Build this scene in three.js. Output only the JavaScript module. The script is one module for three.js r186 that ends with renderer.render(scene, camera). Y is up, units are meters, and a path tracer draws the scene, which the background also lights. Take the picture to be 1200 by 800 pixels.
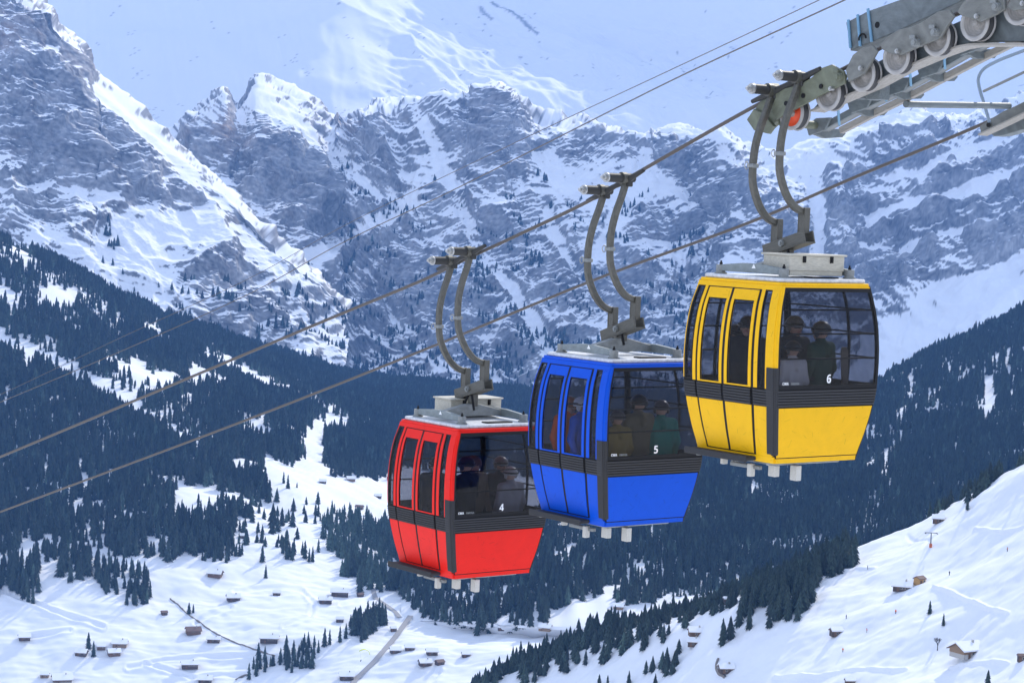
import * as THREE from 'three';
import { mergeGeometries, toCreasedNormals } from 'three/addons/utils/BufferGeometryUtils.js';
import { RoundedBoxGeometry } from 'three/addons/geometries/RoundedBoxGeometry.js';
import { MarchingCubes } from 'three/addons/objects/MarchingCubes.js';
import { createNoise3D } from 'simplex-noise';

// ---------------------------------------------------------------- camera, sky, sun, exposure
const FOCAL = 2600;                       // focal length in photograph pixels (1200 wide)
const EYE = new THREE.Vector3(0, 320, 0);
const scene = new THREE.Scene();
const camera = new THREE.PerspectiveCamera(2 * Math.atan(400 / FOCAL) * 180 / Math.PI, 1200 / 800, 1, 30000);
camera.position.copy(EYE);
camera.rotation.set(-0.0611, 0, 0.0385);
camera.updateMatrixWorld(true);

const renderer = new THREE.WebGLRenderer({ antialias: true });
renderer.toneMapping = THREE.LinearToneMapping;
renderer.toneMappingExposure = 1.26;
renderer.shadowMap.enabled = true;

const SUN = new THREE.Vector3(0.37, 0.56, -0.74).normalize();
const sun = new THREE.DirectionalLight(new THREE.Color().setRGB(1, 0.93, 0.82), 3.0);
sun.position.copy(SUN).multiplyScalar(6000).add(EYE);
sun.target.position.copy(EYE);
sun.castShadow = true;
sun.shadow.mapSize.set(4096, 4096);
Object.assign(sun.shadow.camera, { left: -3500, right: 3500, top: 3500, bottom: -3500, near: 10, far: 14000 });
scene.add(sun, sun.target);

{ // clear winter sky: deep blue overhead, paler toward the horizon, a broad brightening round the sun
  const w = 256, h = 128, d = new Float32Array(w * h * 4);
  for (let j = 0; j < h; j++) for (let i = 0; i < w; i++) {
    const el = ((j + 0.5) / h - 0.5) * Math.PI, az = ((i + 0.5) / w) * Math.PI * 2;
    const dir = new THREE.Vector3(-Math.cos(el) * Math.cos(az), Math.sin(el), -Math.cos(el) * Math.sin(az));
    const up = Math.max(0, Math.sin(el)), t = Math.pow(1 - up, 2.2);
    const g = Math.pow(Math.max(0, dir.dot(SUN)), 10) * 0.7;
    const k = (j * w + i) * 4;
    const L = 1.08; d[k] = L * (0.54 + 0.40 * t + g); d[k + 1] = L * (0.66 + 0.35 * t + g * 0.95); d[k + 2] = L * (0.92 + 0.22 * t + g * 0.85); d[k + 3] = 1;
  }
  const sky = new THREE.DataTexture(d, w, h, THREE.RGBAFormat, THREE.FloatType);
  sky.mapping = THREE.EquirectangularReflectionMapping;
  sky.magFilter = sky.minFilter = THREE.LinearFilter;
  sky.needsUpdate = true;
  scene.background = sky; scene.environment = sky;
}
scene.fog = new THREE.FogExp2(new THREE.Color().setRGB(0.17, 0.42, 1.0), 7.5e-5);

// ---------------------------------------------------------------- helpers
let seed = 20240;
const rnd = () => { seed = (seed * 1664525 + 1013904223) >>> 0; return seed / 4294967296; };
const rr = (a, b) => a + (b - a) * rnd();
const n3 = createNoise3D(rnd);
const clamp = (x, a = 0, b = 1) => Math.min(b, Math.max(a, x));
const mix = (a, b, t) => a + (b - a) * t;
const smooth = (a, b, x) => { const t = clamp((x - a) / (b - a)); return t * t * (3 - 2 * t); };
const V = (x, y, z) => new THREE.Vector3(x, y, z);
const CAM = camera.matrixWorld.clone(), CAMI = CAM.clone().invert();
const at = (px, py, D) => V((px - 600) / FOCAL * D, (400 - py) / FOCAL * D, -D).applyMatrix4(CAM);   // a surveyed point: bearing and distance
const _q = V();
const bearing = (x, y, z) => { _q.set(x, y, z).applyMatrix4(CAMI); return [600 + FOCAL * _q.x / -_q.z, 400 - FOCAL * _q.y / -_q.z, -_q.z]; };
const fbm = (x, y, z, oct = 4, gain = 0.5) => { let a = 1, s = 0, t = 0; for (let i = 0; i < oct; i++) { s += a * n3(x, y, z); t += a; x = x * 2.03 + 7.1; y = y * 2.03 + 3.7; z = z * 2.03 + 1.3; a *= gain; } return s / t; };
const ridged = (x, y, z, oct = 4, gain = 0.5) => { let a = 1, s = 0, t = 0; for (let i = 0; i < oct; i++) { s += a * (1 - 2 * Math.abs(n3(x, y, z))); t += a; x = x * 2.07 + 5.1; y = y * 2.07 + 2.7; z = z * 2.07 + 9.3; a *= gain; } return s / t; };
const inside = (poly, x, y) => { let c = false; for (let i = 0, j = poly.length - 1; i < poly.length; j = i++) { const [xi, yi] = poly[i], [xj, yj] = poly[j]; if ((yi > y) !== (yj > y) && x < (xj - xi) * (y - yi) / (yj - yi) + xi) c = !c; } return c; };
const lineDist = (pl, x, y) => { let best = 1e9, side = 0; for (let i = 0; i + 1 < pl.length; i++) { const [ax, ay] = pl[i], [bx, by] = pl[i + 1], dx = bx - ax, dy = by - ay, t = clamp(((x - ax) * dx + (y - ay) * dy) / (dx * dx + dy * dy)), ex = x - ax - dx * t, ey = y - ay - dy * t, d = Math.hypot(ex, ey); if (d < best) { best = d; side = Math.sign(dx * ey - dy * ex); } } return [best, side]; };
const taken = {};
function numbered(name) { const n = taken[name] = (taken[name] ?? -1) + 1; return n ? `${name}_${String(n).padStart(3, '0')}` : name; }
function tag(o, label, category, group) { o.userData.label = label; o.userData.category = category; if (group) o.userData.group = group; return o; }
const shade = o => { o.castShadow = o.receiveShadow = true; return o; };
function mesh(name, geo, m, parent) { const o = shade(new THREE.Mesh(geo, m)); o.name = parent ? name : numbered(name); (parent || scene).add(o); return o; }
function thing(name, label, category, pos, group) { const o = new THREE.Group(); o.name = numbered(name); tag(o, label, category, group); if (pos) o.position.copy(pos); scene.add(o); return o; }
const std = (r, g, b, rough = 0.8, extra = {}) => new THREE.MeshStandardMaterial({ color: new THREE.Color().setRGB(r, g, b), roughness: rough, ...extra });

// ---------------------------------------------------------------- terrain
const catmull = (a, b, c, d, t) => 0.5 * (2 * b + (c - a) * t + (2 * a - 5 * b + 4 * c - d) * t * t + (3 * b - a - 3 * c + d) * t * t * t);
const patches = {};
// A landform: rows of surveyed points [px, py, distance] from its foot to its crest and on behind it, lofted and roughened.
function landform(name, rows, nu, seg, relief, paint, material) { // seg: subdivisions of each strip between two rows
  const at_ = []; seg.forEach((n, i) => { for (let k = 0; k < n; k++) at_.push(i + k / n); }); at_.push(seg.length); const nv = at_.length - 1;
  const R = rows.length, C = rows[0].length, ctl = rows.map(r => r.map(p => at(...p)));
  const W = nu + 1, H = nv + 1, base = new Float32Array(W * H * 3), pos = new Float32Array(W * H * 3), col = new Float32Array(W * H * 3);
  const g = (i, j) => ctl[clamp(i, 0, R - 1)][clamp(j, 0, C - 1)];
  for (let v = 0; v < H; v++) for (let u = 0; u < W; u++) {
    const fu = u / nu * (C - 1), fv = at_[v], j = Math.min(C - 2, Math.floor(fu)), i = Math.min(R - 2, Math.floor(fv)), tu = fu - j, tv = fv - i;
    for (const [k, ax] of [[0, 'x'], [1, 'y'], [2, 'z']]) {
      const r = []; for (let a = -1; a < 3; a++) r.push(catmull(g(i + a, j - 1)[ax], g(i + a, j)[ax], g(i + a, j + 1)[ax], g(i + a, j + 2)[ax], tu));
      base[(v * W + u) * 3 + k] = catmull(...r, tv);
    }
  }
  const normals = (p) => {
    const out = new Float32Array(p.length);
    for (let v = 0; v < H; v++) for (let u = 0; u < W; u++) {
      const a = (v * W + Math.max(0, u - 1)) * 3, b = (v * W + Math.min(nu, u + 1)) * 3, c = (Math.max(0, v - 1) * W + u) * 3, d = (Math.min(nv, v + 1) * W + u) * 3;
      const ux = p[b] - p[a], uy = p[b + 1] - p[a + 1], uz = p[b + 2] - p[a + 2], vx = p[d] - p[c], vy = p[d + 1] - p[c + 1], vz = p[d + 2] - p[c + 2];
      let x = uy * vz - uz * vy, y = uz * vx - ux * vz, z = ux * vy - uy * vx; const l = Math.hypot(x, y, z) || 1;
      const k = (v * W + u) * 3; out[k] = x / l; out[k + 1] = y / l; out[k + 2] = z / l;
    }
    return out;
  };
  const bn = normals(base), info = new Float32Array(W * H * 4);
  for (let q = 0; q < W * H; q++) {
    const k = q * 3, x = base[k], y = base[k + 1], z = base[k + 2], [px, py] = bearing(x, y, z);
    const r = relief(x, y, z, px, py, q); // metres along the normal, rock bias, spare
    info[q * 4] = r[1] ?? 0; info[q * 4 + 1] = px; info[q * 4 + 2] = py; info[q * 4 + 3] = r[2] ?? 0;
    pos[k] = x + bn[k] * r[0]; pos[k + 1] = y + bn[k + 1] * r[0]; pos[k + 2] = z + bn[k + 2] * r[0];
  }
  const nn = normals(pos);
  for (let q = 0; q < W * H; q++) {
    const k = q * 3, c = paint(pos[k], pos[k + 1], pos[k + 2], nn[k], nn[k + 1], nn[k + 2], info[q * 4], info[q * 4 + 1], info[q * 4 + 2], info[q * 4 + 3]);
    col[k] = c[0]; col[k + 1] = c[1]; col[k + 2] = c[2];
  }
  const idx = new Uint32Array(nu * nv * 6); let o = 0;
  for (let v = 0; v < nv; v++) for (let u = 0; u < nu; u++) { const a = v * W + u, b = a + 1, c = a + W, d = c + 1; idx[o++] = a; idx[o++] = b; idx[o++] = d; idx[o++] = a; idx[o++] = d; idx[o++] = c; }
  const geo = new THREE.BufferGeometry();
  geo.setAttribute('position', new THREE.BufferAttribute(pos, 3));
  geo.setAttribute('normal', new THREE.BufferAttribute(nn, 3));
  geo.setAttribute('color', new THREE.BufferAttribute(col, 3));
  const uv = new Float32Array(W * H * 2); for (let q = 0; q < W * H; q++) { uv[q * 2] = pos[q * 3] / 40; uv[q * 2 + 1] = pos[q * 3 + 2] / 40; }
  geo.setAttribute('uv', new THREE.BufferAttribute(uv, 2));
  geo.setIndex(new THREE.BufferAttribute(idx, 1));
  const m = mesh(name, geo, material); m.userData.kind = 'structure'; m.userData.label = undefined; delete m.userData.label;
  patches[name] = { W, H, nu, nv, pos, nn, info };
  return m;
}
// survey the finished ground: for a bearing, where a landform is first met
const SW = 1500, SH = 1100, SX = 150, SY = 150;
function survey(p) {
  if (p.zb) return p.zb;
  const zb = new Float32Array(SW * SH).fill(1e9), P = new Float32Array(p.W * p.H * 3);
  for (let q = 0; q < p.W * p.H; q++) { const b = bearing(p.pos[q * 3], p.pos[q * 3 + 1], p.pos[q * 3 + 2]); P[q * 3] = b[0] + SX; P[q * 3 + 1] = b[1] + SY; P[q * 3 + 2] = b[2]; }
  const tri = (a, b, c) => {
    const ax = P[a * 3], ay = P[a * 3 + 1], bx = P[b * 3], by = P[b * 3 + 1], cx = P[c * 3], cy = P[c * 3 + 1], A = (bx - ax) * (cy - ay) - (by - ay) * (cx - ax);
    if (!A) return;
    const x0 = Math.max(0, Math.ceil(Math.min(ax, bx, cx))), x1 = Math.min(SW - 1, Math.floor(Math.max(ax, bx, cx))), y0 = Math.max(0, Math.ceil(Math.min(ay, by, cy))), y1 = Math.min(SH - 1, Math.floor(Math.max(ay, by, cy)));
    for (let y = y0; y <= y1; y++) for (let x = x0; x <= x1; x++) {
      const wb = ((x - ax) * (cy - ay) - (y - ay) * (cx - ax)) / A, wc = ((bx - ax) * (y - ay) - (by - ay) * (x - ax)) / A, wa = 1 - wb - wc;
      if (wa < -1e-6 || wb < -1e-6 || wc < -1e-6) continue;
      const D = 1 / (wa / P[a * 3 + 2] + wb / P[b * 3 + 2] + wc / P[c * 3 + 2]); if (D < zb[y * SW + x]) zb[y * SW + x] = D;
    }
  };
  for (let v = 0; v < p.nv; v++) for (let u = 0; u < p.nu; u++) { const a = v * p.W + u; tri(a, a + 1, a + p.W + 1); tri(a, a + p.W + 1, a + p.W); }
  return p.zb = zb;
}
function ground(px, py, names) { // nearest of the named landforms on that bearing
  let best = 1e9;
  for (const n of names) { const D = survey(patches[n])[clamp(Math.round(py + SY), 0, SH - 1) * SW + clamp(Math.round(px + SX), 0, SW - 1)]; if (D < best) best = D; }
  return best < 1e8 ? at(px, py, best) : null;
}

const terrainMat = new THREE.MeshStandardMaterial({ vertexColors: true, roughness: 0.92 });
const SNOW = [0.79, 0.80, 0.82], FIRN = [0.90, 0.905, 0.92];
const blobs = (list, px, py) => { let s = 0; for (const [x, y, rx, ry, w, ang = 0] of list) { let dx = px - x, dy = py - y; const c = Math.cos(ang), n = Math.sin(ang); const a = (dx * c + dy * n) / rx, b = (-dx * n + dy * c) / ry; s += w * Math.exp(-(a * a + b * b)); } return s; };
// crag relief: strata tilted by dip (rise per metre east), cut by gullies
function crag(x, y, z, dip, amp, wave = 1) {
  const q = y - x * dip, w = n3(x / 240, q / 200, z / 300) * 40;
  const big = ridged(x / (260 * wave), y / (230 * wave), z / 300, 3) * 52;
  const gully = ridged((x + y * 0.35 + w) / 110, y / 480, z / 300, 3) * 23;
  const strata = ridged((x + q * 0.2) / 420, (q + w * 0.6) / 46, z / 260, 3, 0.6) * 13;
  const fine = fbm(x / 26, y / 22, z / 26, 3, 0.6) * 3.6 + ridged(x / 14, q / 8, z / 14, 2) * 1.2;
  return amp * (big + gully + strata + fine);
}
function rockOrSnow(bias, dip0, brown) {
  return (x, y, z, nx, ny, nz, b, px, py) => {
    const dip = typeof dip0 === 'function' ? dip0(px) : dip0;
    const q = y - x * dip;
    const w = n3(x / 260, y / 220, z / 260) * 30, patchy = fbm((x + q * 0.15) / 150, (q + w) / 24, z / 200, 3, 0.6) * 0.22 + ridged((x + y * 0.3 + w) / 90, y / 460, z / 300, 2) * 0.07 + n3(x / 11, q / 6, z / 11) * 0.06 + n3(x / 210, y / 170, z / 210) * 0.16;
    const steep = 1 - ny;                       // 0 level, 1 upright
    let r = smooth(-0.02, 0.03, steep - bias + patchy + b * 0.5);
    const dust = clamp(0.16 + fbm(x / 16, q / 8, z / 16, 3) * 0.26 + n3(x / 90, y / 90, z / 90) * 0.12, 0, 0.6);
    const bw = brown ? clamp(brown(px, py) + n3(x / 30, y / 30, z / 30) * 0.25) : 0;
    const t = 0.8 + 0.35 * n3(x / 45, q / 12, z / 45);
    const rock = [mix(0.145, 0.30, bw) * t, mix(0.145, 0.205, bw) * t, mix(0.15, 0.135, bw) * t];
    return [0, 1, 2].map(i => mix(FIRN[i], mix(rock[i], FIRN[i], dust), r));
  };
}
const spur = (line, width, h, px, py) => { const [d] = lineDist(line, px, py); return h * Math.pow(clamp(1 - d / width), 1.5); };

// far massif: snow slopes that fill the background
{
  const X = [-220, 0, 120, 250, 370, 480, 600, 720, 850, 1000, 1150, 1400];
  const row = (ys, ds) => X.map((x, i) => [x, ys[i], ds[i]]);
  landform('far_mountain', [
    row([330, 330, 330, 330, 330, 330, 330, 330, 330, 330, 330, 330], X.map(() => 6500)),
    row([180, 180, 180, 180, 180, 175, 172, 175, 178, 180, 180, 180], [7000, 7000, 7000, 7000, 6950, 6880, 6880, 6880, 6900, 6900, 6900, 6900]),
    row([110, 110, 110, 110, 110, 105, 105, 110, 110, 110, 110, 110], [7200, 7200, 7200, 7200, 7170, 7420, 7480, 7460, 7320, 7110, 7110, 7110]),
    row([40, 40, 40, 40, 30, 35, 50, 66, 76, 60, 30, 30], [7420, 7420, 7420, 7420, 7450, 7980, 8040, 7920, 7560, 7300, 7370, 7370]),
    row([-60, -60, -60, -60, -60, -60, -60, -60, -60, -60, -60, -60], [7750, 7750, 7750, 7750, 7790, 8350, 8430, 8360, 7960, 7700, 7700, 7700]),
    row([-50, -50, -50, -50, -50, -50, -50, -50, -50, -50, -50, -50], X.map(() => 8900)),
    row([120, 120, 120, 120, 120, 120, 120, 120, 120, 120, 120, 120], X.map(() => 9900)),
  ], 560, [3, 80, 80, 70, 6, 3], (x, y, z, px, py) => {
    const shelf = smooth(400, 480, px) * smooth(920, 840, px) * smooth(-5, 40, py);
    const a = x * 0.8 - y * 0.9, c = x * 0.55 + y * 1.1;       // along and across the wind-packed swells
    let h = fbm(x / 700, y / 600, z / 700, 3) * 40 + shelf * (ridged(a / 520, c / 150, z / 700, 3, 0.5) * 24 + fbm(a / 160, c / 50, z / 300, 3) * 6);
    h += (1 - shelf) * (ridged((x + y * 0.3) / 120, y / 900, z / 900, 2) * 5 + fbm(x / 60, y / 80, z / 60, 2) * 0.8);
    h += spur([[330, -40], [368, 0], [430, 36], [470, 62], [500, 95], [540, 130], [600, 170]], 60, 60, px, py);
    h += spur([[560, 5], [620, 30], [670, 65], [690, 80]], 30, 22, px, py) + spur([[600, 95], [680, 110], [730, 140], [780, 165]], 26, 18, px, py) + spur([[700, 80], [790, 110], [830, 150]], 24, 14, px, py);
    return [h, 0];
  }, (x, y, z, nx, ny, nz, b, px, py) => {
    let r = 0; const speck = n3(x / 16, y / 9, z / 16) + 0.6 * n3(x / 140, y / 140, z / 140);
    if (speck > 1.2) r = 0.7;
    const [d] = lineDist([[578, 6], [590, 14], [610, 30], [629, 48]], px, py), [e] = lineDist([[562, 12], [576, 26]], px, py);
    r = Math.max(r, smooth(3.2, 1.0, d + n3(x / 14, y / 14, 0) * 1.5) * 0.8, smooth(2.6, 1, e + n3(x / 14, y / 14, 3)) * 0.7);
    return FIRN.map((s, i) => mix(s, [0.16, 0.165, 0.18][i], r));
  }, terrainMat);
}
// right-hand mountain with slabs rising to the right
{
  const X = [740, 800, 850, 900, 960, 1010, 1060, 1110, 1160, 1220, 1320];
  const row = (ys, D) => X.map((x, i) => [x, ys[i], Array.isArray(D) ? D[i] : D]);
  const rocks = [[1045, 190, 75, 14, 0.5, -0.25], [1000, 215, 60, 12, 0.35, -0.3], [1060, 230, 130, 14, 0.5, -0.42], [1150, 200, 70, 22, 0.35, -0.35], [1000, 250, 45, 28, 0.4, -0.3], [1120, 300, 120, 30, 0.5, -0.35], [1000, 330, 70, 45, 0.45, -0.3], [1190, 260, 60, 24, 0.4, -0.5], [880, 210, 45, 40, 0.35, 0.5], [930, 300, 50, 60, 0.35],
    [1090, 250, 90, 10, -0.7, -0.38], [1150, 270, 60, 10, -0.5, -0.4], [1130, 370, 130, 34, -0.9, -0.3], [940, 185, 60, 14, -0.9], [845, 175, 25, 12, -1.2], [1010, 160, 60, 10, -0.7, -0.2], [960, 240, 14, 40, -0.6, 0.3], [1140, 175, 30, 10, -0.8], [1085, 212, 60, 7, -0.5, -0.3]];
  const bands = [[[[1000, 212], [1050, 190], [1092, 182]], 11, 0.8], [[[982, 262], [1005, 248], [1026, 242]], 10, 0.8], [[[1010, 280], [1088, 262], [1150, 243], [1230, 208]], 8, 0.8], [[[1100, 222], [1160, 200], [1240, 168]], 10, 0.6], [[[1150, 300], [1180, 280], [1240, 245]], 18, 0.8], [[[1000, 365], [1030, 335], [1085, 305]], 22, 0.6], [[[1040, 168], [1080, 158], [1110, 162]], 6, 0.5], [[[975, 330], [1000, 300]], 10, 0.5], [[[870, 215], [910, 250], [930, 290]], 18, 0.5],
    [[[1020, 262], [1080, 238], [1150, 222], [1240, 190]], 12, -1.0], [[[1060, 290], [1130, 275], [1200, 250]], 9, -0.9], [[[1090, 345], [1150, 325], [1240, 285]], 14, -0.9], [[[1040, 420], [1120, 375], [1240, 330]], 34, -1.2], [[[930, 200], [990, 195], [1040, 205], [1090, 200]], 9, -0.9], [[[1098, 190], [1140, 180], [1180, 165]], 9, -0.8], [[[955, 215], [960, 270], [950, 330]], 12, -0.7], [[[850, 178], [885, 198], [940, 190]], 9, -1]];
  const back = D => [D + 600, D + 260, D + 60, D, D, D, D, D, D, D, D];
  landform('slab_mountain', [
    row(X.map(() => 520), [4700, 4250, 4050, 4050, 4050, 4050, 4050, 4050, 4050, 4050, 4050]),
    row([470, 470, 460, 450, 450, 450, 440, 420, 400, 390, 380], back(4200)),
    row([390, 390, 380, 370, 370, 365, 355, 340, 320, 310, 300], back(4380)),
    row([310, 305, 300, 295, 290, 285, 275, 260, 245, 235, 225], back(4540)),
    row([235, 225, 235, 235, 225, 215, 200, 195, 190, 175, 160], back(4680)),
    row([176, 168, 164, 190, 182, 164, 146, 152, 146, 128, 105], [5200, 4960, 4800, 4850, 4860, 4850, 4840, 4830, 4830, 4830, 4830]),
    row([180, 172, 168, 186, 178, 160, 142, 148, 142, 124, 101], back(4990)),
    row([186, 180, 184, 198, 186, 172, 156, 162, 154, 138, 114], back(5250)),
    row(X.map(() => 330), 5900),
  ], 420, [5, 45, 80, 80, 70, 50, 12, 4], (x, y, z, px, py) => {
    let b = blobs(rocks, px, py) * 0.5, c = 0; for (const [l, w, k] of bands) { const [d] = lineDist(l, px, py); c += k * smooth(w, w * 0.45, d + n3(x / 60, y / 40, 7) * w * 0.4); } b += c;
    return [clamp(c, -1, 1) * 8 + crag(x, y, z, 0.42, 0.30 + 0.55 * clamp(b + 0.35), 1.1) + fbm(x / 500, y / 400, z / 500, 2) * 14, b];
  }, rockOrSnow(0.455, 0.42), terrainMat);
}
// central cliffs and the pointed peak at their left end
{
  const X = [150, 203, 235, 262, 278, 300, 330, 365, 395, 425, 460, 500, 545, 575, 597, 640, 700, 760, 800, 850, 930];
  const row = (ys, D) => X.map((x, i) => [x, ys[i], Array.isArray(D) ? D[i] : D]);
  const crest = [205, 168, 136, 112, 134, 97, 113, 136, 158, 141, 136, 124, 130, 115, 128, 152, 160, 176, 166, 186, 240];
  const lerpRow = t => crest.map((c, i) => mix(c, 500, t));
  const rim = X.map(x => x > 296 && x < 400 ? 26 : x > 596 && x < 860 ? 7 : 3);
  const peak = (i, d) => (X[i] < 390 && X[i] > 200 ? d : 0);
  const rocks = [[320, 215, 70, 55, 0.55], [225, 165, 18, 30, 0.5], [265, 150, 14, 26, 0.6], [360, 230, 60, 50, 0.35], [410, 155, 18, 14, 0.6], [440, 180, 18, 40, 0.45, -0.5], [578, 150, 20, 38, 0.65], [500, 150, 90, 18, 0.15], [560, 180, 30, 14, 0.3], [420, 290, 60, 20, 0.3, -0.45], [470, 330, 60, 30, 0.35], [600, 320, 90, 40, 0.25], [420, 360, 90, 40, 0.3], [800, 185, 26, 20, 0.55], [830, 215, 50, 30, 0.5, 0.6], [720, 160, 50, 12, 0.35], [790, 250, 50, 25, 0.25], [560, 400, 80, 40, 0.3], [700, 330, 90, 50, 0.2], [860, 300, 60, 60, 0.3],
    [345, 150, 26, 8, -1.0, 0.65], [385, 190, 12, 30, -0.8, -0.7], [420, 270, 60, 9, -0.9, -0.55], [520, 215, 20, 60, -0.35, -0.5], [720, 215, 60, 25, -0.9], [640, 260, 26, 50, -0.35, -0.6], [760, 290, 60, 12, -0.5], [620, 380, 14, 60, -0.5, -0.5], [480, 230, 18, 50, -0.3, -0.6], [300, 112, 12, 8, -0.8]];
  const runs = [[[[362, 300], [400, 285], [440, 262], [485, 238]], 12, -0.9], [[[490, 135], [520, 200], [560, 280], [590, 330]], 11, -0.6], [[[640, 190], [680, 225], [740, 215], [800, 235]], 24, -0.8], [[[640, 250], [660, 300], [690, 340]], 9, -0.6], [[[755, 195], [725, 260], [700, 310]], 15, -0.7], [[[560, 300], [600, 340], [640, 400], [650, 440]], 9, -0.6], [[[430, 320], [470, 390]], 7, -0.6], [[[400, 175], [430, 220], [470, 240]], 9, -0.7], [[[590, 360], [560, 420], [590, 450]], 10, -0.5],
    [[[385, 240], [420, 262], [468, 236]], 9, 0.6], [[[300, 130], [330, 180], [400, 240]], 10, 0.3], [[[430, 155], [455, 195], [470, 225]], 8, 0.6], [[[780, 190], [840, 215], [880, 250]], 12, 0.5], [[[400, 300], [470, 285], [510, 300]], 7, 0.5], [[[640, 345], [700, 320], [760, 330]], 9, 0.3], [[[480, 370], [540, 350], [600, 370]], 9, 0.35]];
  landform('cliff_mountain', [
    row(lerpRow(1.12), 4200),
    row(lerpRow(1), 4300),
    row(lerpRow(0.8), X.map((_, i) => 4440 + peak(i, -30))),
    row(lerpRow(0.6), X.map((_, i) => 4580 + peak(i, -60))),
    row(lerpRow(0.4), X.map((_, i) => 4700 + peak(i, -60))),
    row(lerpRow(0.2), X.map((_, i) => 4830 + peak(i, -50))),
    row(crest.map((c, i) => c + rim[i]), X.map((_, i) => 4950 + peak(i, -40))),
    row(crest, X.map((_, i) => 5000 + rim[i] * 4)),
    row(crest.map((c, i) => c + 10), 5400),
    row(crest.map(() => 330), 5900),
  ], 720, [4, 60, 90, 90, 90, 85, 24, 14, 4], (x, y, z, px, py) => {
    let b = blobs(rocks, px, py), c = 0; for (const [l, w, k] of runs) { const [d] = lineDist(l, px, py); c += k * smooth(w, w * 0.4, d + n3(x / 50, y / 50, 7) * w * 0.35); }
    b += c; const calm = 1 - 0.7 * Math.min(1, blobs([[300, 122, 60, 46, 1], [262, 130, 30, 30, 0.6]], px, py));
    return [calm * crag(x, y, z, mix(-0.25, 0.3, smooth(360, 470, px)), 0.36 + 0.5 * clamp(b + 0.35)) + fbm(x / 500, y / 400, z / 500, 2) * 16 + clamp(c, -1, 1) * 7, b];
  }, rockOrSnow(0.432, px => mix(-0.25, 0.3, smooth(360, 470, px)), (px, py) => blobs([[268, 150, 12, 26, 1.1], [290, 168, 20, 6, 0.9, -0.5], [232, 158, 14, 18, 0.35], [405, 150, 16, 10, 0.6], [300, 340, 10, 16, 0.7], [575, 150, 16, 26, 0.15]], px, py)), terrainMat);
}
// left-hand mountain, its crest falling to the right
{
  const X = [-180, -60, 0, 30, 60, 100, 110, 160, 200, 245, 290, 340, 400];
  const row = (ys, D) => X.map((x, i) => [x, ys[i], Array.isArray(D) ? D[i] : D]);
  const crest = [-90, -40, -4, 14, 42, 72, 98, 142, 178, 216, 262, 318, 380];
  const foot = [330, 340, 350, 355, 365, 380, 385, 410, 430, 440, 450, 460, 470];
  const mid = t => crest.map((c, i) => mix(foot[i], c, t));
  const rocks = [[40, 120, 60, 90, 0.4], [20, 60, 40, 60, 0.45], [90, 90, 16, 24, 0.6], [120, 180, 80, 36, 0.4, 0.3], [190, 225, 60, 16, 0.55, 0.15], [50, 245, 50, 20, 0.4, 0.6], [250, 320, 60, 36, 0.5], [310, 370, 50, 30, 0.35],
    [150, 292, 60, 34, -1.1], [95, 225, 40, 7, -0.9, 0.2], [215, 265, 60, 14, -0.8, 0.2], [60, 290, 60, 20, -0.5, 0.6], [150, 140, 80, 7, -1.2, 0.75], [180, 345, 50, 30, -0.4], [300, 300, 40, 9, -0.6, 0.8]];
  landform('left_mountain', [
    row(foot.map(y => y + 70), 3560),
    row(foot, 3680),
    row(mid(0.2), 3770),
    row(mid(0.4), 3870),
    row(mid(0.6), 3960),
    row(mid(0.8), 4050),
    row(crest.map((c, i) => c + (X[i] > 80 && X[i] < 260 ? 15 : 3)), 4130),
    row(crest, X.map(x => x > 80 && x < 260 ? 4200 : 4150)),
    row(crest.map(c => c + 12), 4400),
    row(crest.map(c => c + 260), 4900),
  ], 380, [5, 60, 75, 75, 75, 75, 30, 10, 4], (x, y, z, px, py) => {
    const b = blobs(rocks, px, py), calm = 1 - 0.7 * smooth(26, 5, lineDist(X.slice(4, 11).map((v, i) => [v, crest[i + 4] + 6]), px, py)[0]);
    return [calm * crag(x, y, z, -0.22, 0.30 + 0.5 * clamp(b + 0.35)), b];
  }, rockOrSnow(0.435, -0.22, (px, py) => blobs([[5, 60, 14, 26, 0.8], [90, 78, 20, 20, 0.35], [30, 30, 30, 20, 0.3]], px, py)), terrainMat);
}
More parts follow.
